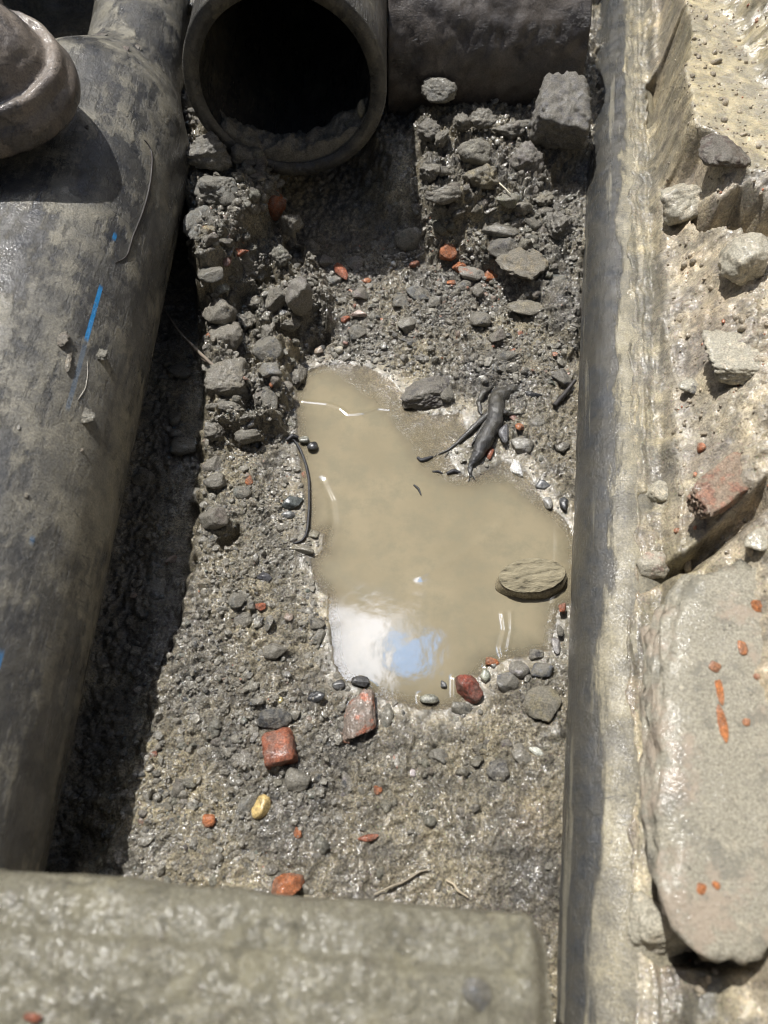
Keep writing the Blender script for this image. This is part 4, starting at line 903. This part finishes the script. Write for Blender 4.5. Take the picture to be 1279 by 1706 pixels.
# ------------------------------------------------------------------ things on the right bank
def bank(px, py, w_, h_, label, name='rock', cat='rock', **k):
    z = .2
    for _ in range(14):
        p = P(px, py, z); z = .5 * z + .5 * gz(p[0], p[1])
    k.setdefault('mat', M_BANK); k.setdefault('col', (0.52, 0.47, 0.37)); k.setdefault('rough', .14); k.setdefault('sharp', 14); col = k.pop('col')
    return put(name, px, py, w_, h_, label, cat, col, z=z, **k)
bank(1240, 452, 92, 78, 'muddy boulder at the right edge above the flat pale slab', flat=.8, sink=.3, k=9)
bank(1238, 602, 130, 90, 'flat pale slab of mud under the boulder at the right edge', flat=.35, sink=.35, shape='box', name='mud_slab', cat='mud slab', ang=-4, sharp=12)
bank(1207, 815, 160, 62, 'broken brick with a red edge lying slantwise on the right bank', name='broken_brick', cat='brick', shape='box', ang=38, flat=.7, sink=.25, col=(0.36, 0.20, 0.14), sharp=14, mat=mat_stone('bank_brick', (0.35, 0.65), 0.5, grain=1.5, mudcol=(0.36, 0.3, 0.22)))
slab = bank(1275, 1245, 370, 640, 'big smooth pale slab with orange marks filling the lower right bank', name='concrete_slab', cat='slab', shape='box', flat=.2, sink=.80, ang=-9, sharp=7, rough=.12,
     mat=mat_stone('pale_slab', (0.3, 0.6), 0.9, grain=1.1, mudcol=(0.38, 0.352, 0.275), coat=.8, mottle=((0.42, 0.34, 0.26), (0.22, 0.21, 0.17), (0.10, 0.09, 0.07))), col=(0.44, 0.405, 0.315))
bank(1203, 262, 74, 84, 'dark brown splintered chunk below the wet flat mud at the upper right', name='wood_chunk', cat='wood chunk', col=(0.13, 0.10, 0.085), mat=M_CLOD, ang=30, flat=.4, k=8, sink=.3)
bank(1095, 820, 46, 40, 'small pale clod beside the broken brick', name='mud_clod', cat='mud clod')
bank(1150, 650, 40, 34, 'dark wet pebble on the glittering part of the right bank', name='stone', cat='stone', col=(0.12, 0.12, 0.12))
bank(1090, 945, 60, 44, 'pinkish clod above the big smooth slab', name='mud_clod', cat='mud clod', col=(0.4, 0.3, 0.24))
bank(1265, 905, 70, 50, 'pale rounded clod at the right edge below the broken brick', name='mud_clod', cat='mud clod')
bank(1090, 1540, 110, 90, 'low pale clod at the lower end of the right bank', name='mud_clod', cat='mud clod', sink=.45)
bank(1140, 345, 90, 90, 'rough pale clod beside the right pipe level with the boulder', name='mud_clod', cat='mud clod', sink=.4, rough=.15)
from mathutils.bvhtree import BVHTree
def hit(obj, px, py):
    me = obj.data; mw = Matrix.LocRotScale(obj.location, obj.rotation_euler, obj.scale)
    t = BVHTree.FromPolygons([mw @ v.co for v in me.vertices], [tuple(p.vertices) for p in me.polygons])
    q0 = Vector((0, 0, CAMZ)); d = (Vector(P(px, py, 0)) - q0).normalized(); h = t.ray_cast(q0, d); return h[0]
# orange marks on the slab: thin smears of brick dust as small flat flakes
for a, b, c_, d_, e_ in [(1190, 1110, 22, 20, 'round orange brick smear at the top of the row on the big slab'), (1199, 1150, 13, 46, 'thin orange brick streak in the middle of the row on the big slab'),
        (1203, 1205, 16, 60, 'bright orange brick streak, lowest of the row on the big slab'), (1238, 1080, 16, 24, 'small orange smear right of the row on the big slab'),
        (1262, 1012, 20, 24, 'orange smear near the right edge above the big slab row'), (1243, 1202, 14, 14, 'tiny pinkish red chip right of the orange streaks'),
        (1168, 1480, 18, 18, 'small orange chip low on the big slab'), (1192, 1475, 16, 12, 'tiny orange chip right of the low orange chip')]:
    h_ = hit(slab, a, b)
    if h_ is not None: put('brick_chip', a, b, c_, d_, e_, 'brick chip', (0.62, 0.24, 0.09), mat=M_BRICK, flat=.18, sink=.3, z=h_.z)

# ------------------------------------------------------------------ cable, wire, sticks
def rope(name, pts, rads, mat, label=None, cat=None, parent=None, seg=20, n=60, noise=(.0006, 120), squash=1.0, group=None):
    pts = np.array(pts, float); s = np.concatenate([[0], np.cumsum(np.linalg.norm(np.diff(pts, axis=0), axis=1))]); t = np.linspace(0, s[-1], n)
    def cr(arr):   # smooth interpolation
        o = np.interp(t, s, arr); k = np.ones(7) / 7
        e = np.concatenate([np.full(3, o[0]), o, np.full(3, o[-1])]); return np.convolve(e, k, 'valid')
    p = np.stack([cr(pts[:, i]) for i in range(3)], 1); r = cr(np.array(rads, float))
    o = sweep(name, p, r, mat, parent=parent, seg=seg, noise=noise)
    if label: tag(o, label, cat, group)
    return o
M_CABLE = mat_plain('black_rubber', (0.022, 0.022, 0.025), .38, .0015, 300)
M_TORN = mat_pe('torn_cable', -.1, film=.22, mudcol=(0.24, 0.22, 0.17), dark=(0.022, 0.023, 0.026), axis_stretch=(3, 3, 3))
def PG(px, py, up): 
    p = on_ground(px, py); return (p[0], p[1], max(p[2], 0) + up)
cb = empty('cable', on_ground(815, 700), 'torn black cable with split ends lying at the right shore of the puddle', 'cable')
org = np.array(cb.location)
def cpart(name, pts, rads, **k):
    k.setdefault('noise', (.0028, 75)); return rope(name, [np.array(p) - org for p in pts], rads, M_TORN, parent=cb, **k)
cpart('cable_sheath', [PG(868, 640, -.006), PG(845, 652, -.002), PG(826, 668, .004), PG(826, 690, .008), PG(822, 712, .009), PG(806, 740, .008), PG(793, 764, .004), PG(783, 778, .001), PG(784, 797, -.002)],
      [.007, .0115, .0135, .013, .0135, .014, .009, .0045, .002], seg=36, n=90)
cpart('cable_core', [PG(818, 692, .008), PG(802, 704, .007), PG(784, 720, .005), PG(764, 738, .003), PG(748, 750, .001), PG(728, 759, .0)], [.006, .0055, .0045, .0032, .002, .0008], noise=(.0012, 90))
cpart('cable_core', [PG(812, 705, .008), PG(798, 722, .005), PG(786, 742, .002)], [.004, .003, .001], noise=(.001, 90))
cpart('cable_flap', [PG(824, 690, .007), PG(840, 692, .007), PG(852, 693, .005), PG(866, 690, .002)], [.007, .0055, .0035, .001])
cpart('sheath_edge', [PG(802, 694, .003), PG(797, 674, .004), PG(804, 657, .004), PG(822, 646, .002)], [.002, .0045, .005, .002])
for q_, (a_, b_, c_, d_) in enumerate([(782, 796, 779, 806), (786, 792, 792, 803), (728, 759, 718, 766), (864, 691, 876, 688), (748, 752, 741, 762)]):
    cpart('strand', [PG(a_, b_, .001), PG((a_ + c_) / 2 + 1, (b_ + d_) / 2, .0015), PG(c_, d_, .0005)], [.0009, .0008, .0004], seg=8, n=20, noise=(.0002, 90))
rope('wire', [PG(488, 733, .003), PG(494, 740, .006), PG(504, 760, .006), PG(511, 780, .006), PG(516, 805, .005), PG(516, 850, .005), PG(513, 885, .005), PG(508, 899, .004), PG(500, 905, .003), PG(488, 906, .001)],
     [.0013, .0019, .0021, .0021, .0021, .0021, .0021, .0019, .0017, .0012], M_CABLE, 'thin black wire bent along the left edge of the puddle', 'wire', n=90, noise=(.0002, 90))
rope('wire_clump', [PG(478, 736, .004), PG(488, 730, .006), PG(498, 733, .004)], [.002, .0045, .003], M_CABLE, 'small black tangle at the upper end of the thin wire', 'debris')
for pts, rad_, lab in [([(695, 762), (702, 768), (712, 765), (722, 761)], .0035, 'small dark curl floating left of the cable tip'),
                       ([(720, 786), (732, 786), (738, 790)], .0022, 'thin dark fleck in the water left of the larger sliver'),
                       ([(744, 790), (756, 785), (768, 788)], .0040, 'black sliver floating below the cable core'),
                       ([(689, 808), (697, 814), (702, 826)], .0022, 'curved dark fleck floating in the middle of the puddle')]:
    rope('floating_debris', [(*P(a, b, 0)[:2], .001) for a, b in pts], [rad_ * .6] + [rad_] * (len(pts) - 2) + [rad_ * .4], M_CABLE, lab, 'debris', n=30)
M_TWIG = mat_plain('twig', (0.16, 0.13, 0.10), .7, .001, 200)
def fly(px, py, z): return P(px, py, z)
rope('twig', [fly(262, 498, .0), fly(300, 555, .03), fly(330, 585, .05), fly(352, 606, .06), fly(372, 622, .062)], [.001, .002, .0026, .003, .002], M_TWIG, 'thin brown twig poking from the dark gap onto the pale clods', 'twig')
rope('twig', [fly(322, 580, .03), fly(340, 600, .05), fly(362, 612, .062)], [.001, .0018, .002], M_TWIG, 'short side twig just below the long brown twig', 'twig')
rope('stick', [PG(922, 680, .006), PG(938, 664, .01), PG(956, 642, .014)], [.004, .004, .003], mat_plain('charred', (0.03, 0.027, 0.025), .6, .001), 'short charred black stick leaning on the right pipe', 'stick')
rope('twig', [PG(742, 1466, .003), PG(756, 1474, .004), PG(762, 1484, .004), PG(780, 1496, .003)], [.0010, .0015, .0014, .0006], mat_plain('pale_twig', (0.33, 0.28, 0.2), .7, .001), 'short pale twig in the mud behind the near beam', 'twig')
rope('twig', [PG(622, 1492, .003), PG(650, 1478, .004), PG(672, 1470, .003), PG(700, 1452, .004), PG(722, 1448, .002)], [.0008, .0013, .0015, .0012, .0006], mat_plain('muddy_twig', (0.22, 0.19, 0.14), .7, .001), 'long muddy twig lying slantwise behind the near beam', 'twig')
rope('twig', [fly(832, 305, .128), fly(842, 314, .13), fly(851, 324, .128)], [.0012, .0014, .001], mat_plain('straw', (0.5, 0.47, 0.36), .6), 'tiny straw lying on the mound below the pale lump', 'twig')

# ------------------------------------------------------------------ bits lying on the pipes
def on_obj(obj, px, py): return hit(obj, px, py)
for a, b, c_, d_, e_, cl_ in [(100, 565, 30, 34, 'crumbly brown clod on the left pipe beside the blue stripe end', (0.2, 0.17, 0.14)), (112, 602, 28, 42, 'larger crumbly brown clod lying below it on the left pipe', (0.22, 0.19, 0.15)),
        (165, 590, 34, 30, 'flat grey-green mud flake on the left pipe right of the crumbly clods', (0.16, 0.16, 0.13)), (210, 82, 22, 18, 'brown mud lump on the neck of the left pipe, left one of two', (0.16, 0.13, 0.12)),
        (230, 80, 18, 20, 'brown mud lump on the neck of the left pipe, right one of two', (0.2, 0.17, 0.15)), (168, 58, 26, 14, 'thin mud flake near the top of the left pipe', (0.12, 0.1, 0.1)),
        (140, 692, 44, 34, 'round flattened patch of dried mud low on the left pipe', (0.17, 0.16, 0.13)), (30, 712, 10, 12, 'tiny white pebble stuck on the left pipe', (0.55, 0.53, 0.5)),
        (42, 825, 12, 10, 'small brown crumb low on the left pipe', (0.2, 0.16, 0.11)), (135, 750, 10, 8, 'tiny brown crumb in the lower middle of the left pipe', (0.2, 0.15, 0.1)),
        (143, 212, 12, 10, 'dark crumb on the shoulder of the left pipe', (0.07, 0.06, 0.06))]:
    h_ = on_obj(lp, a, b)
    if h_ is not None: put('mud_crumb' if c_ < 20 else 'mud_clod', a, b, c_, d_, e_, 'mud clod', tuple(1.3 * v for v in cl_), mat=M_CLOD, z=h_.z, flat=.16, sink=.45, rough=.45, sharp=8, lump=.4)
def lie(obj, pts, up=.001): return [tuple(Vector(on_obj(obj, a, b)) + Vector((0, 0, up))) for a, b in pts]
rope('root', lie(lp, [(238, 232), (250, 242), (255, 262), (252, 300), (246, 330), (236, 362), (222, 395), (212, 430), (190, 440)]), [.0006, .0014, .0017, .0018, .0018, .0017, .0015, .0012, .0006], mat_plain('dark_root', (0.028, 0.024, 0.022), .6, .001), 'long thin dark root curved over the shoulder of the left pipe', 'root', n=80, noise=(.0006, 60))
rope('fibre', lie(lp, [(146, 600), (147, 625), (143, 648), (130, 668)]), [.0003, .0005, .0005, .0003], mat_plain('pale_fibre', (0.4, 0.38, 0.33), .6), 'short pale fibre on the left pipe below the blue stripe', 'fibre', n=40)

GROUPS = {'brick_fragment': 'brick fragments scattered over the pit floor', 'stone': 'loose stones in the pit', 'mud_clod': 'mud clods on the ledges, mound and bank', 'pebble': 'smooth pebbles on the pit floor',
          'brick_chip': 'orange chips on the big slab', 'mud_crumb': 'crumbs stuck on the left pipe', 'twig': 'thin twigs in the pit', 'floating_debris': 'black debris floating in the puddle'}
for o in list(scene.collection.objects):
    g_ = GROUPS.get(o.name.split('.')[0])
    if g_ and o.parent is None and 'category' in o: o['group'] = g_
